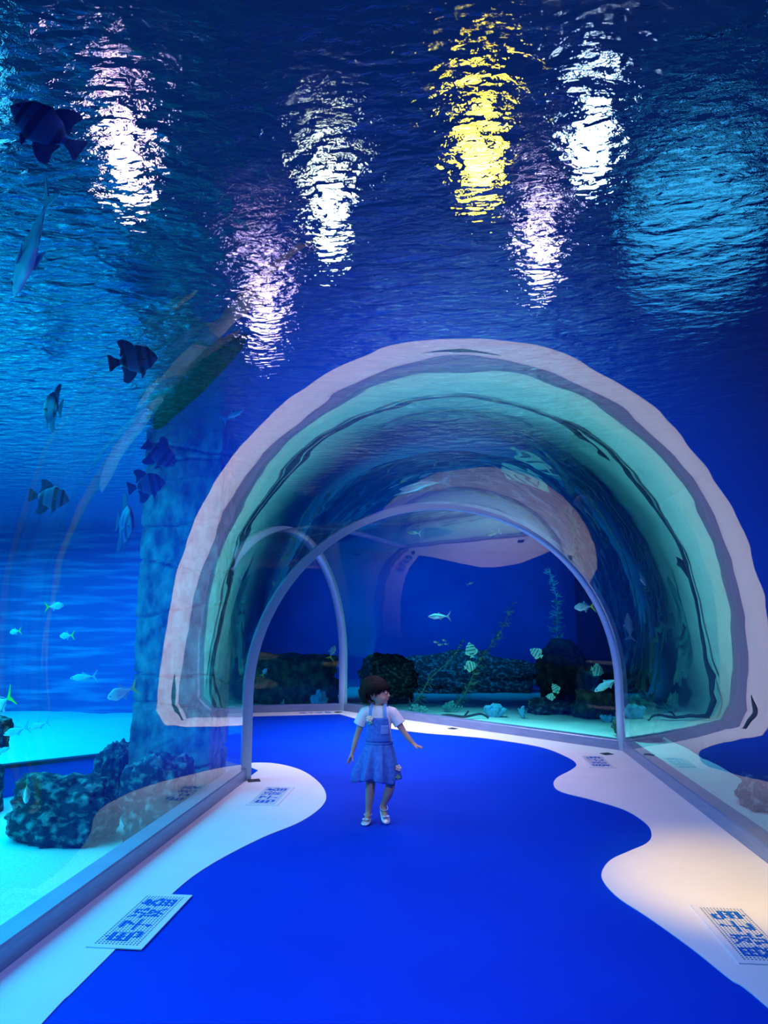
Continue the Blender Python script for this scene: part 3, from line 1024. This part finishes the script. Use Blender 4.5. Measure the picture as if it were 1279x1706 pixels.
FISH = [
    ('batfish', (-1.093, 1.620, 2.665), (0.000, -0.453, -2.668), 0.202, 'large dark blue batfish near the surface at upper left, head to upper left'),
    ('trevally', (-1.331, 1.950, 2.536), (0.000, 0.826, 2.494), 0.382, 'long silver-blue trevally seen from below at left frame edge, head down'),
    ('batfish', (-1.616, 3.250, 2.646), (0.000, -0.197, 0.247), 0.245, 'dark banded batfish under the ripples, head right, topmost of the pillar-side batfish'),
    ('batfish', (-2.441, 3.900, 2.618), (0.000, -0.232, 2.466), 0.315, 'blurred dark batfish below the ripples, turned left and away'),
    ('batfish', (-2.051, 4.600, 2.483), (-0.000, 0.580, 0.526), 0.256, 'dark batfish diving head-down at the waterline left of the pillar'),
    ('batfish', (-2.183, 4.700, 2.284), (0.000, -0.240, 0.332), 0.260, 'dark batfish between the diving one and the one facing the viewer'),
    ('batfish', (-2.731, 4.400, 2.149), (0.000, 0.093, 0.379), 0.255, 'dark banded batfish swimming right, lowest at the far left'),
    ('batfish', (-2.135, 4.300, 1.941), (0.000, 0.246, -0.856), 0.412, 'batfish with pale flanks turned toward viewer beside the pillar'),
    ('pompano', (-2.272, 4.700, 0.830), (0.000, 0.333, -2.541), 0.211, 'round silver fish with yellow tail in front of the pillar edge'),
    ('pompano', (-2.889, 4.300, 0.794), (0.000, 0.533, 2.833), 0.247, 'silver fish with yellow-green tail, cut by left frame edge'),
    ('trevally', (-3.155, 4.900, 0.530), (0.000, 0.311, 3.003), 0.230, 'larger silver trevally of the pair above the blocky rocks'),
    ('trevally', (-3.105, 5.100, 0.540), (0.000, 0.324, 2.905), 0.206, 'smaller silver trevally of the pair, nearer the pillar'),
    ('pompano', (-2.859, 4.600, 0.181), (0.000, 0.628, 2.081), 0.252, 'speckled grey fish nosing down to the sand, yellow tail raised'),
    ('trevally', (-3.271, 4.900, 0.382), (0.000, -0.345, 0.042), 0.156, 'pale fish nose at left frame edge in front of a blocky rock'),
    ('pompano', (-3.119, 5.200, 1.428), (0.000, -0.112, 0.258), 0.144, 'faint cyan fish swimming right in mid-water at left'),
    ('pompano', (-3.488, 5.300, 1.230), (-0.000, 0.143, 3.039), 0.108, 'tiny faint cyan fish at far left mid-water'),
    ('pompano', (-3.051, 5.300, 1.198), (0.000, 0.058, 3.054), 0.131, 'faint cyan fish swimming left in mid-water, nearest the pillar'),
    ('trevally', (-2.943, 5.400, 0.869), (0.000, 0.086, -3.057), 0.221, 'ghostly large blue fish silhouette low in left water'),
    ('trevally', (-0.198, 10.600, 1.366), (0.000, 0.021, -3.135), 0.347, 'white fish swimming left at centre, above the kelp'),
    ('pompano', (1.883, 10.200, 1.500), (0.000, 0.058, 3.054), 0.296, 'white fish swimming left beside the right joint arch'),
    ('butterflyfish', (0.281, 11.400, 0.834), (1.009, -1.243, 2.179), 0.256, 'teal disc-shaped fish tilted head-up by the leaning kelp'),
    ('butterflyfish', (0.271, 11.200, 0.592), (0.000, -0.207, 0.335), 0.225, 'striped disc-shaped fish just under the tilted teal one'),
    ('butterflyfish', (1.246, 10.800, 0.819), (0.000, -0.543, 2.924), 0.212, 'striped disc-shaped fish high above the dark rocks'),
    ('butterflyfish', (2.057, 10.400, 0.597), (-0.000, 0.291, 0.424), 0.232, 'striped green-white fish beside the right joint post'),
    ('trevally', (2.106, 10.000, 0.441), (0.000, 0.533, 2.833), 0.410, 'bright cyan fish with forked tail raised against the joint post'),
    ('butterflyfish', (1.525, 10.900, 0.292), (0.293, -1.029, 2.813), 0.164, 'upper pale green fish of the two over the dark rocks'),
    ('butterflyfish', (1.436, 10.800, 0.179), (0.000, -0.112, 3.080), 0.137, 'lower pale green fish of the two over the dark rocks'),
    ('pompano', (1.974, 8.600, 0.374), (-0.000, 0.143, 3.039), 0.108, 'small cyan fish right of the joint post near the sand'),
    ('trevally', (0.294, 11.500, 1.906), (0.000, -0.368, 0.227), 0.131, 'tiny pale fish high in the open blue water'),
    ('trevally', (2.109, 8.000, 1.802), (0.000, 0.675, 0.980), 0.326, 'thin dim fish slanting down behind the right acrylic'),
    ('trevally', (1.900, 7.800, 1.240), (-1.245, -1.004, 1.418), 0.356, 'thin dim fish hanging upright behind the right acrylic'),
    ('batfish', (1.267, 6.600, 2.425), (-0.000, 0.143, 3.039), 0.231, 'dark batfish close under the surface right of the arch'),
    ('butterflyfish', (2.158, 8.000, 0.394), (-0.000, -0.543, 0.414), 0.090, 'tiny striped fish low in the dark water at right'),
    ('trevally', (0.653, 10.800, 2.643), (-0.000, 0.345, -3.099), 0.225, 'slender pale fish right under the far surface ripples'),
    ('trevally', (-0.572, 10.600, 2.643), (0.000, -0.086, -3.030), 0.204, 'slender pale fish under the far ripples left of arch centre'),
    ('trevally', (-1.494, 4.500, 2.723), (0.000, -0.539, 0.210), 0.169, 'faint slim fish near the surface above the pillar top'),
    ('pompano', (-2.116, 12.200, 0.747), (-0.475, -1.181, 0.661), 0.269, 'small green fish upright in the second arch opening'),
    ('butterflyfish', (-3.305, 11.800, 1.064), (-0.000, -0.764, 1.669), 0.432, 'ringed pale fish edge-on beside the left joint post'),
    ('pompano', (-0.291, 12.000, 0.936), (0.000, -0.197, 3.091), 0.094, 'minute pale fish, leftmost of a tiny school at centre'),
    ('pompano', (-0.222, 12.100, 0.892), (0.000, 0.058, 3.054), 0.094, 'minute pale fish, lowest of the tiny school at centre'),
    ('pompano', (-0.148, 12.000, 0.966), (0.000, -0.368, 3.111), 0.083, 'minute pale fish, highest of the tiny school at centre'),
    ('pompano', (-0.120, 12.200, 0.899), (0.000, -0.112, 3.080), 0.084, 'minute pale fish, rightmost of the tiny school at centre'),
    ('pompano', (-3.296, 12.100, 0.406), (-0.539, -0.957, 0.818), 0.170, 'tiny green fish against the added dark green ledge in the second arch opening'),
]
first = {}
for kind, loc, rot, length, label in FISH:
    if kind not in first:
        r = first[kind] = make_fish(kind)
        r.location, r.rotation_euler, r.scale = loc, rot, (length,) * 3
        r['label'] = label
    else:
        copy_tree(first[kind], loc, label, rot=rot, scale=length)


# ------------------------------------------------------------------ the child
M['skin'] = plain('skin', (0.50, 0.30, 0.22), 0.55, col2=(0.54, 0.33, 0.25), scale=20)
M['lip'] = plain('lips', (0.50, 0.14, 0.14), 0.5)
M['hair'] = plain('dark_brown_hair', (0.003, 0.002, 0.003), 0.65, spec=0.2, col2=(0.014, 0.006, 0.006), scale=60, stretch=(1, 1, 0.12), bump=0.5)
M['tee'] = plain('white_cotton', (0.74, 0.74, 0.78), 0.85, col2=(0.80, 0.80, 0.84), scale=30, bump=0.2)
M['denim'] = plain('blue_denim', (0.035, 0.14, 0.55), 0.85, col2=(0.06, 0.20, 0.64), scale=40, bump=0.3)
M['denim_l'] = plain('light_denim_trim', (0.12, 0.28, 0.70), 0.85, col2=(0.16, 0.34, 0.74), scale=40)
M['shoe'] = plain('silver_shoe', (0.66, 0.68, 0.76), 0.25, metal=0.25)
M['flower'] = plain('cream_petals', (0.82, 0.74, 0.58), 0.7)
M['flower_g'] = plain('green_leaf_trim', (0.16, 0.45, 0.30), 0.7)
M['white'] = plain('eye_white', (0.75, 0.75, 0.75), 0.3)

kid = empty('person', (-0.52, 4.79, 0.0), 'small child with short dark hair in denim pinafore dress, mid-step on blue floor looking right', 'person')


def skinned(name, verts, edges, radii, sub=2, extra=None, voxel=0.004, smooth_it=3):
    """one continuous surface grown over a skeleton, welded with extra lumps by remeshing"""
    me = bpy.data.meshes.new(name + '_cage')
    me.from_pydata(verts, edges, [])
    o = bpy.data.objects.new(name + '_cage', me)
    C.objects.link(o)
    md = o.modifiers.new('skin', 'SKIN')
    md.use_smooth_shade = True
    for v, r in zip(me.skin_vertices[0].data, radii):
        v.radius = (r, r) if not isinstance(r, tuple) else r
        v.use_root = False
    me.skin_vertices[0].data[0].use_root = True
    sd = o.modifiers.new('sub', 'SUBSURF'); sd.levels = sub; sd.render_levels = sub
    dg = bpy.context.evaluated_depsgraph_get()
    m2 = bpy.data.meshes.new_from_object(o.evaluated_get(dg))
    bpy.data.objects.remove(o)
    bm = bmesh.new(); bm.from_mesh(m2)
    if extra:
        extra(bm)
    m3 = bpy.data.meshes.new(name); bm.to_mesh(m3); bm.free()
    o2 = bpy.data.objects.new(name + '_tmp', m3)
    C.objects.link(o2)
    rm = o2.modifiers.new('weld', 'REMESH'); rm.mode = 'VOXEL'; rm.voxel_size = voxel; rm.use_smooth_shade = True
    sm = o2.modifiers.new('relax', 'SMOOTH'); sm.iterations = smooth_it; sm.factor = 0.5
    dg = bpy.context.evaluated_depsgraph_get()
    m4 = bpy.data.meshes.new_from_object(o2.evaluated_get(dg))
    bpy.data.objects.remove(o2)
    m4.materials.clear()
    for p in m4.polygons:
        p.use_smooth = True
    return m4


def put(name, me, m, parent):
    me.name = name
    me.materials.append(m)
    o = bpy.data.objects.new(name, me)
    C.objects.link(o)
    o.parent = parent
    return o


HC = Vector((-0.005, 0.0, 0.0))          # head axis in the child's frame
HR = Matrix.Rotation(math.radians(-10), 3, 'Z') @ Matrix.Rotation(math.radians(3), 3, 'Y')


def hd(x, y, z):
    v = HR @ Vector((x, y, z - 0.80)) + HC
    return (v.x, v.y, v.z + 0.80)


def head_ball(bm, c, r, seg=20):
    vs = ball(bm, (0, 0, 0), r, seg)
    for v in vs:
        q = hd(v.co.x + c[0], v.co.y + c[1], v.co.z + c[2])
        v.co = Vector(q)


V = [(.012, .005, .45), (.014, .005, .53), (.014, .003, .62), (.014, .005, .69), (.012, .008, .735), (.014, .002, .775), (.02, -.002, .81)]
Rr = [.060, .055, .056, .055, .034, .028, .030]
E_ = [(0, 1), (1, 2), (2, 3), (3, 4), (4, 5), (5, 6)]


def chain(start, pts, rad):
    prev = start
    for p, r in zip(pts, rad):
        V.append(p); Rr.append(r)
        E_.append((prev, len(V) - 1))
        prev = len(V) - 1
    return prev


# child's right arm (left in the picture), hanging and swinging back
wr = chain(3, [(-.072, .004, .712), (-.104, .006, .638), (-.134, .004, .556), (-.148, -.004, .505), (-.161, -.012, .452), (-.170, -.016, .425)],
           [.030, .027, .0205, .020, .0145, .0135])
for k, (dx, dy, L) in enumerate([(-.010, -.012, .040), (-.004, -.004, .047), (.000, .004, .045), (.005, .011, .036)]):
    b = (-.174 + dx * .8, -.017 + dy, .412)
    chain(wr, [b, (b[0] - .008, b[1] - .002, b[2] - L * .45), (b[0] - .012, b[1] - .006, b[2] - L * .92)], [.0062, .0058, .0046])
chain(wr, [(-.158, -.026, .418), (-.156, -.036, .400), (-.158, -.040, .386)], [.0068, .006, .0048])
# child's left arm (right in the picture), held out
wl = chain(3, [(.098, .004, .712), (.142, .0, .642), (.188, -.004, .572), (.218, -.010, .538), (.246, -.016, .508), (.262, -.020, .499)],
           [.030, .027, .0205, .020, .0145, .0135])
for k, (dy, dz, L) in enumerate([(-.016, .000, .040), (-.006, .003, .047), (.004, .003, .045), (.013, .000, .036)]):
    b = (.272, -.022 + dy, .495 + dz)
    chain(wl, [b, (b[0] + L * .45, b[1] - .002, b[2] - .005), (b[0] + L * .9, b[1] - .003, b[2] - .014)], [.0062, .0058, .0046])
chain(wl, [(.258, -.038, .496), (.268, -.050, .488), (.278, -.056, .482)], [.0068, .006, .0048])
# legs
chain(0, [(-.034, .0, .405), (-.038, -.008, .32), (-.040, -.014, .248), (-.046, .002, .175), (-.056, .010, .085), (-.058, .008, .045), (-.062, -.030, .028), (-.066, -.066, .020)],
      [.052, .046, .034, .034, .021, .022, .020, .015])
chain(0, [(.060, .0, .405), (.082, -.016, .32), (.098, -.030, .252), (.074, -.002, .18), (.046, .030, .118), (.036, .034, .092), (.052, .006, .058), (.064, -.022, .028)],
      [.052, .046, .034, .034, .021, .022, .020, .015])


def head_lumps(bm):
    head_ball(bm, (-.008, 0, .862), (.084, .070, .078))          # skull
    head_ball(bm, (.030, 0, .822), (.054, .055, .058))           # face
    head_ball(bm, (.036, 0, .790), (.040, .042, .030))           # jaw
    head_ball(bm, (.066, 0, .776), (.014, .018, .013))           # chin
    for s in (-1, 1):
        head_ball(bm, (.052, s * .028, .806), (.026, .020, .022))  # cheeks
        head_ball(bm, (.064, s * .024, .856), (.018, .022, .010))  # brows
        head_ball(bm, (-.004, s * .069, .826), (.012, .006, .020))  # ears
        head_ball(bm, (.000, s * .068, .812), (.008, .006, .009))
    head_ball(bm, (.086, 0, .822), (.011, .011, .010))           # nose tip
    head_ball(bm, (.080, 0, .838), (.008, .008, .018))           # bridge
    head_ball(bm, (.081, 0, .803), (.008, .016, .005))           # upper lip
    head_ball(bm, (.079, 0, .794), (.008, .014, .005))           # lower lip


body = put('body', skinned('body', V, E_, Rr, 2, head_lumps, 0.0032, 3), M['skin'], kid)

for s in (-1, 1):
    bm = bmesh.new(); head_ball(bm, (.0765, s * .026, .843), (.006, .011, .0065), 12)
    e = obj('eye', bm, M['white'], kid, smooth=True)
    bm = bmesh.new(); head_ball(bm, (.0805, s * .0265, .843), (.0035, .0055, .0058), 12)
    obj('iris', bm, M['eye'], e, smooth=True)
    bm = bmesh.new(); head_ball(bm, (.0795, s * .027, .862), (.004, .014, .0028), 10)
    obj('eyebrow', bm, M['hair'], kid, smooth=True)
bm = bmesh.new()
head_ball(bm, (.0865, 0, .8025), (.0035, .012, .0028), 12)
head_ball(bm, (.0845, 0, .7955), (.0035, .011, .0030), 12)
obj('mouth', bm, M['lip'], kid, smooth=True)


# hair: a bowl-cut cap with fringe and nape, cut from an ellipsoid shell
def hair_mesh():
    bm = bmesh.new()
    nu, nv = 72, 40
    rows = []
    for j in range(nv + 1):
        ph = PI / 2 - PI * 0.86 * j / nv
        row = []
        for i in range(nu):
            a = 2 * PI * i / nu
            k = 1 + 0.022 * math.sin(a * 19 + 2 * math.sin(j * .3)) * (j / nv) + 0.012 * math.sin(a * 41)
            x = -.018 + .098 * math.cos(ph) * math.cos(a) * k
            y = .083 * math.cos(ph) * math.sin(a) * k
            z = .862 + .086 * math.sin(ph)
            # lower rim: fringe at the forehead, over the ears at the sides, down to the nape behind
            ca = math.cos(a)
            rim = .862 if ca > .72 else (.838 if ca > .25 else (.828 if ca > -.12 else .788))
            rim += .006 * math.sin(a * 15)
            if z < rim:
                z = rim
                if j: x, y = x * .985, y * .985
            row.append(bm.verts.new(hd(x, y, z)))
        rows.append(row)
    for j in range(nv):
        for i in range(nu):
            q = (rows[j][i], rows[j + 1][i], rows[j + 1][(i + 1) % nu], rows[j][(i + 1) % nu])
            if max((q[0].co - q[2].co).length, (q[1].co - q[3].co).length) > 1e-5:
                bm.faces.new(q)
    bmesh.ops.remove_doubles(bm, verts=bm.verts, dist=0.0004)
    # fringe and side locks
    rnd = random.Random(3)
    for k in range(46):
        a = -1.9 + 3.8 * k / 45
        ca = math.cos(a)
        top = (-.018 + .094 * math.cos(.55) * ca, .082 * math.cos(.55) * math.sin(a), .862 + .086 * math.sin(.55))
        midp = (-.018 + .102 * ca, .086 * math.sin(a), .872)
        low = .848 + rnd.uniform(-.010, .012) if ca > .55 else (.828 + rnd.uniform(-.02, .012))
        end = (-.018 + .1 * ca, .084 * math.sin(a + .05), low)
        tube(bm, [hd(*p) for p in spline([top, midp, end], 4)], [.007, .0075, .008, .008, .0075, .0065, .005, .003, .001], 6)
    for k in range(30):
        a = 2.0 + (2 * PI - 4.0) * k / 29
        ca = math.cos(a)
        midp = (-.018 + .100 * ca, .085 * math.sin(a), .85)
        end = (-.012 + .070 * ca, .060 * math.sin(a), .768 + rnd.uniform(-.008, .01))
        m2 = (-.016 + .092 * ca, .078 * math.sin(a), .805)
        tube(bm, [hd(*p) for p in spline([midp, m2, end], 4)], [.008, .009, .010, .010, .010, .009, .008, .006, .003], 6)
    bmesh.ops.recalc_face_normals(bm, faces=bm.faces)
    return bm


obj('hair', hair_mesh(), M['hair'], kid, smooth=True)

# t-shirt: torso and sleeves welded into one cloth surface
def weld(name, bm, voxel, it=2):
    m3 = bpy.data.meshes.new(name); bm.to_mesh(m3); bm.free()
    o2 = bpy.data.objects.new(name + '_tmp', m3)
    C.objects.link(o2)
    rm = o2.modifiers.new('weld', 'REMESH'); rm.mode = 'VOXEL'; rm.voxel_size = voxel; rm.use_smooth_shade = True
    sm = o2.modifiers.new('relax', 'SMOOTH'); sm.iterations = it; sm.factor = 0.5
    m4 = bpy.data.meshes.new_from_object(o2.evaluated_get(bpy.context.evaluated_depsgraph_get()))
    bpy.data.objects.remove(o2)
    m4.materials.clear()
    for p in m4.polygons:
        p.use_smooth = True
    return m4


def tee_bm():
    bm = bmesh.new()
    rows = []
    for z, fx, fy in ((.50, .084, .064), (.56, .082, .063), (.62, .083, .063), (.67, .086, .063), (.705, .090, .058), (.728, .078, .050), (.745, .052, .042), (.752, .040, .036)):
        rows.append([bm.verts.new((.014 + fx * math.cos(2 * PI * i / 24), .005 + fy * math.sin(2 * PI * i / 24), z)) for i in range(24)])
    for p, q in zip(rows, rows[1:]):
        for i in range(24):
            bm.faces.new((p[i], p[(i + 1) % 24], q[(i + 1) % 24], q[i]))
    bm.faces.new(rows[0][::-1]); bm.faces.new(rows[-1])
    tube(bm, [(-.045, .004, .712), (-.078, .004, .703), (-.104, .006, .660), (-.122, .006, .622)], [.038, .041, .040, .041], 16)
    tube(bm, [(.070, .004, .712), (.104, .004, .703), (.134, .002, .665), (.158, .000, .630)], [.038, .041, .040, .041], 16)
    return bm


put('t_shirt', weld('t_shirt', tee_bm(), .004), M['tee'], kid)


# pinafore dress
def ring_loft(rows, n=72, th=0.004):
    bm = bmesh.new()
    out, inn = [], []
    for (z, fx, fy, cx, cyy, wav, zw) in rows:
        ro, ri = [], []
        for i in range(n):
            a = 2 * PI * i / n
            k = 1 + wav * (math.sin(a * 9 + 1.0) + 0.5 * math.sin(a * 17 + z * 9))
            zz = z + zw * math.sin(a * 3 + .6)
            ro.append(bm.verts.new((cx + fx * k * math.cos(a), cyy + fy * k * math.sin(a), zz)))
            ri.append(bm.verts.new((cx + (fx * k - th) * math.cos(a), cyy + (fy * k - th) * math.sin(a), zz)))
        out.append(ro); inn.append(ri)
    for q in range(len(rows) - 1):
        for i in range(n):
            j = (i + 1) % n
            bm.faces.new((out[q][i], out[q][j], out[q + 1][j], out[q + 1][i]))
            bm.faces.new((inn[q][j], inn[q][i], inn[q + 1][i], inn[q + 1][j]))
    for q in (0, len(rows) - 1):
        for i in range(n):
            j = (i + 1) % n
            bm.faces.new((out[q][i], inn[q][i], inn[q][j], out[q][j]))
    bmesh.ops.recalc_face_normals(bm, faces=bm.faces)
    return bm


skirt_rows = [(.515, .089, .070, .014, .004, .0, 0), (.49, .096, .076, .012, .004, .02, 0), (.44, .112, .088, .008, .002, .06, .0),
              (.38, .126, .100, .002, .0, .13, .003), (.32, .138, .108, -.004, .0, .19, .008), (.285, .143, .112, -.006, .0, .21, .012), (.272, .139, .110, -.006, .0, .21, .013)]
dr = obj('pinafore_dress', ring_loft(skirt_rows), M['denim'], kid, smooth=True)
obj('waistband', ring_loft([(.505, .095, .075, .014, .004, 0, 0), (.530, .094, .074, .014, .004, 0, 0)], 48), M['denim_l'], dr, smooth=True)


def patch(x0, x1, z0, z1, rx, ry, cx, cyy, n=16, m=12, th=.005, back=False, taper=0.0):
    bm = bmesh.new()
    fr, bk = [], []
    for j in range(m + 1):
        z = z0 + (z1 - z0) * j / m
        f, b = [], []
        for i in range(n + 1):
            t = i / n
            x = (x0 + (x1 - x0) * t)
            x = cx + (x - cx) * (1 - taper * j / m)
            u = max(-1, min(1, (x - cx) / rx))
            y = ry * math.sqrt(max(0, 1 - u * u))
            y = cyy + (y if back else -y)
            f.append(bm.verts.new((x, y, z)))
            b.append(bm.verts.new((x, y + (th if not back else -th), z)))
        fr.append(f); bk.append(b)
    for j in range(m):
        for i in range(n):
            bm.faces.new((fr[j][i], fr[j][i + 1], fr[j + 1][i + 1], fr[j + 1][i]))
            bm.faces.new((bk[j][i + 1], bk[j][i], bk[j + 1][i], bk[j + 1][i + 1]))
    for i in range(n):
        for j in (0, m):
            bm.faces.new((fr[j][i], bk[j][i], bk[j][i + 1], fr[j][i + 1]))
    for j in range(m):
        for i in (0, n):
            bm.faces.new((fr[j][i], fr[j + 1][i], bk[j + 1][i], bk[j][i]))
    bmesh.ops.recalc_face_normals(bm, faces=bm.faces)
    return bm


obj('bib', patch(-.074, .100, .522, .678, .105, .080, .014, .004, taper=.22), M['denim'], dr, smooth=True)
obj('back_panel', patch(-.070, .096, .522, .66, .105, .080, .014, .004, back=True, taper=.3), M['denim'], dr, smooth=True)
obj('bib_pocket', patch(.036, .084, .572, .632, .105, .085, .014, .004, 8, 6), M['denim_l'], dr, smooth=True)
for sx in (-1, 1):
    x = .014 + sx * .052
    bm = bmesh.new()
    path = spline([(x, -.072, .672), (x - sx * .002, -.074, .70), (x - sx * .006, -.056, .742), (x - sx * .008, -.008, .765), (x - sx * .008, .045, .748), (x - sx * .004, .076, .70), (x, .078, .655)], 4)
    rows = []
    for i, p in enumerate(path):
        p = Vector(p)
        d = (Vector(path[min(i + 1, len(path) - 1)]) - Vector(path[max(i - 1, 0)])).normalized()
        nrm = d.cross(Vector((1, 0, 0))).normalized()
        w2 = Vector((.0105, 0, 0))
        rows.append([bm.verts.new(p + s1 * w2 + s2 * nrm * .0025) for s1, s2 in ((-1, -1), (1, -1), (1, 1), (-1, 1))])
    for a, b in zip(rows, rows[1:]):
        for k in range(4):
            bm.faces.new((a[k], a[(k + 1) % 4], b[(k + 1) % 4], b[k]))
    bm.faces.new(rows[0]); bm.faces.new(rows[-1][::-1])
    bmesh.ops.recalc_face_normals(bm, faces=bm.faces)
    obj('strap', bm, M['denim_l'], dr)


def blossom(name, c, r, m, parent, petals=5):
    bm = bmesh.new()
    for k in range(petals):
        a = 2 * PI * k / petals
        ball(bm, (c[0] + r * .6 * math.cos(a), c[1], c[2] + r * .6 * math.sin(a)), (r * .5, r * .3, r * .5), 10)
    ball(bm, (c[0], c[1] - r * .2, c[2]), (r * .35, r * .3, r * .35), 8)
    return obj(name, bm, m, parent, smooth=True)


blossom('flower_badge', (-.040, -.080, .672), .022, M['flower'], dr)
blossom('badge_leaf', (-.034, -.082, .648), .014, M['flower_g'], dr, 3)
blossom('hem_flower', (.146, -.02, .352), .020, M['flower'], dr)
blossom('hem_leaf', (.143, -.02, .292), .016, M['flower_g'], dr, 4)


# shoes
def shoe(heel, toe, w, lift):
    heel, toe = Vector(heel), Vector(toe)
    d = toe - heel
    L = d.length
    d.normalize()
    s = d.cross(Vector((0, 0, 1))).normalized()
    u = s.cross(d)
    bm = bmesh.new()
    rows = []
    for i in range(13):
        t = i / 12
        wd = w * (0.62 + 0.38 * math.sin(min(1, t * 1.25) * PI * .5)) * (1 if t < .75 else math.sqrt(max(0.02, 1 - ((t - .75) / .27) ** 2)))
        wd *= math.sqrt(min(1, .25 + t * 9))
        h = .030 if t < .18 else (.030 - .014 * min(1, (t - .18) / .2) if t < .5 else .022 - .010 * max(0, (t - .7) / .3))
        c = heel + d * (L * t)
        row = []
        for a in range(14):
            an = 2 * PI * a / 14
            row.append(bm.verts.new(c + s * wd * math.cos(an) + u * (h * .5 + h * .5 * math.sin(an))))
        rows.append(row)
    for a, b in zip(rows, rows[1:]):
        for k in range(14):
            bm.faces.new((a[k], a[(k + 1) % 14], b[(k + 1) % 14], b[k]))
    bm.faces.new(rows[0]); bm.faces.new(rows[-1])
    bmesh.ops.recalc_face_normals(bm, faces=bm.faces)
    o = obj('shoe', bm, M['shoe'], kid, smooth=True)
    bm = bmesh.new()
    top = heel + d * (L * .72) + u * .032
    for k in (-1, 1):
        ball(bm, tuple(top + s * .012 * k), (.013, .009, .008), 10)
    ball(bm, tuple(top), (.006, .006, .006), 8)
    obj('bow', bm, M['shoe'], o, smooth=True)
    bm = bmesh.new()
    an = heel + d * (L * .2) + u * .046
    pts = [an + (s * math.cos(2 * PI * k / 20) + d * math.sin(2 * PI * k / 20)) * .026 for k in range(21)]
    tube(bm, pts, [.0032] * 21, 6)
    obj('ankle_strap', bm, M['shoe'], o)
    return o


shoe((-.056, .034, .002), (-.070, -.092, .002), .030, 0)
shoe((.030, .052, .066), (.072, -.048, .003), .030, 1)
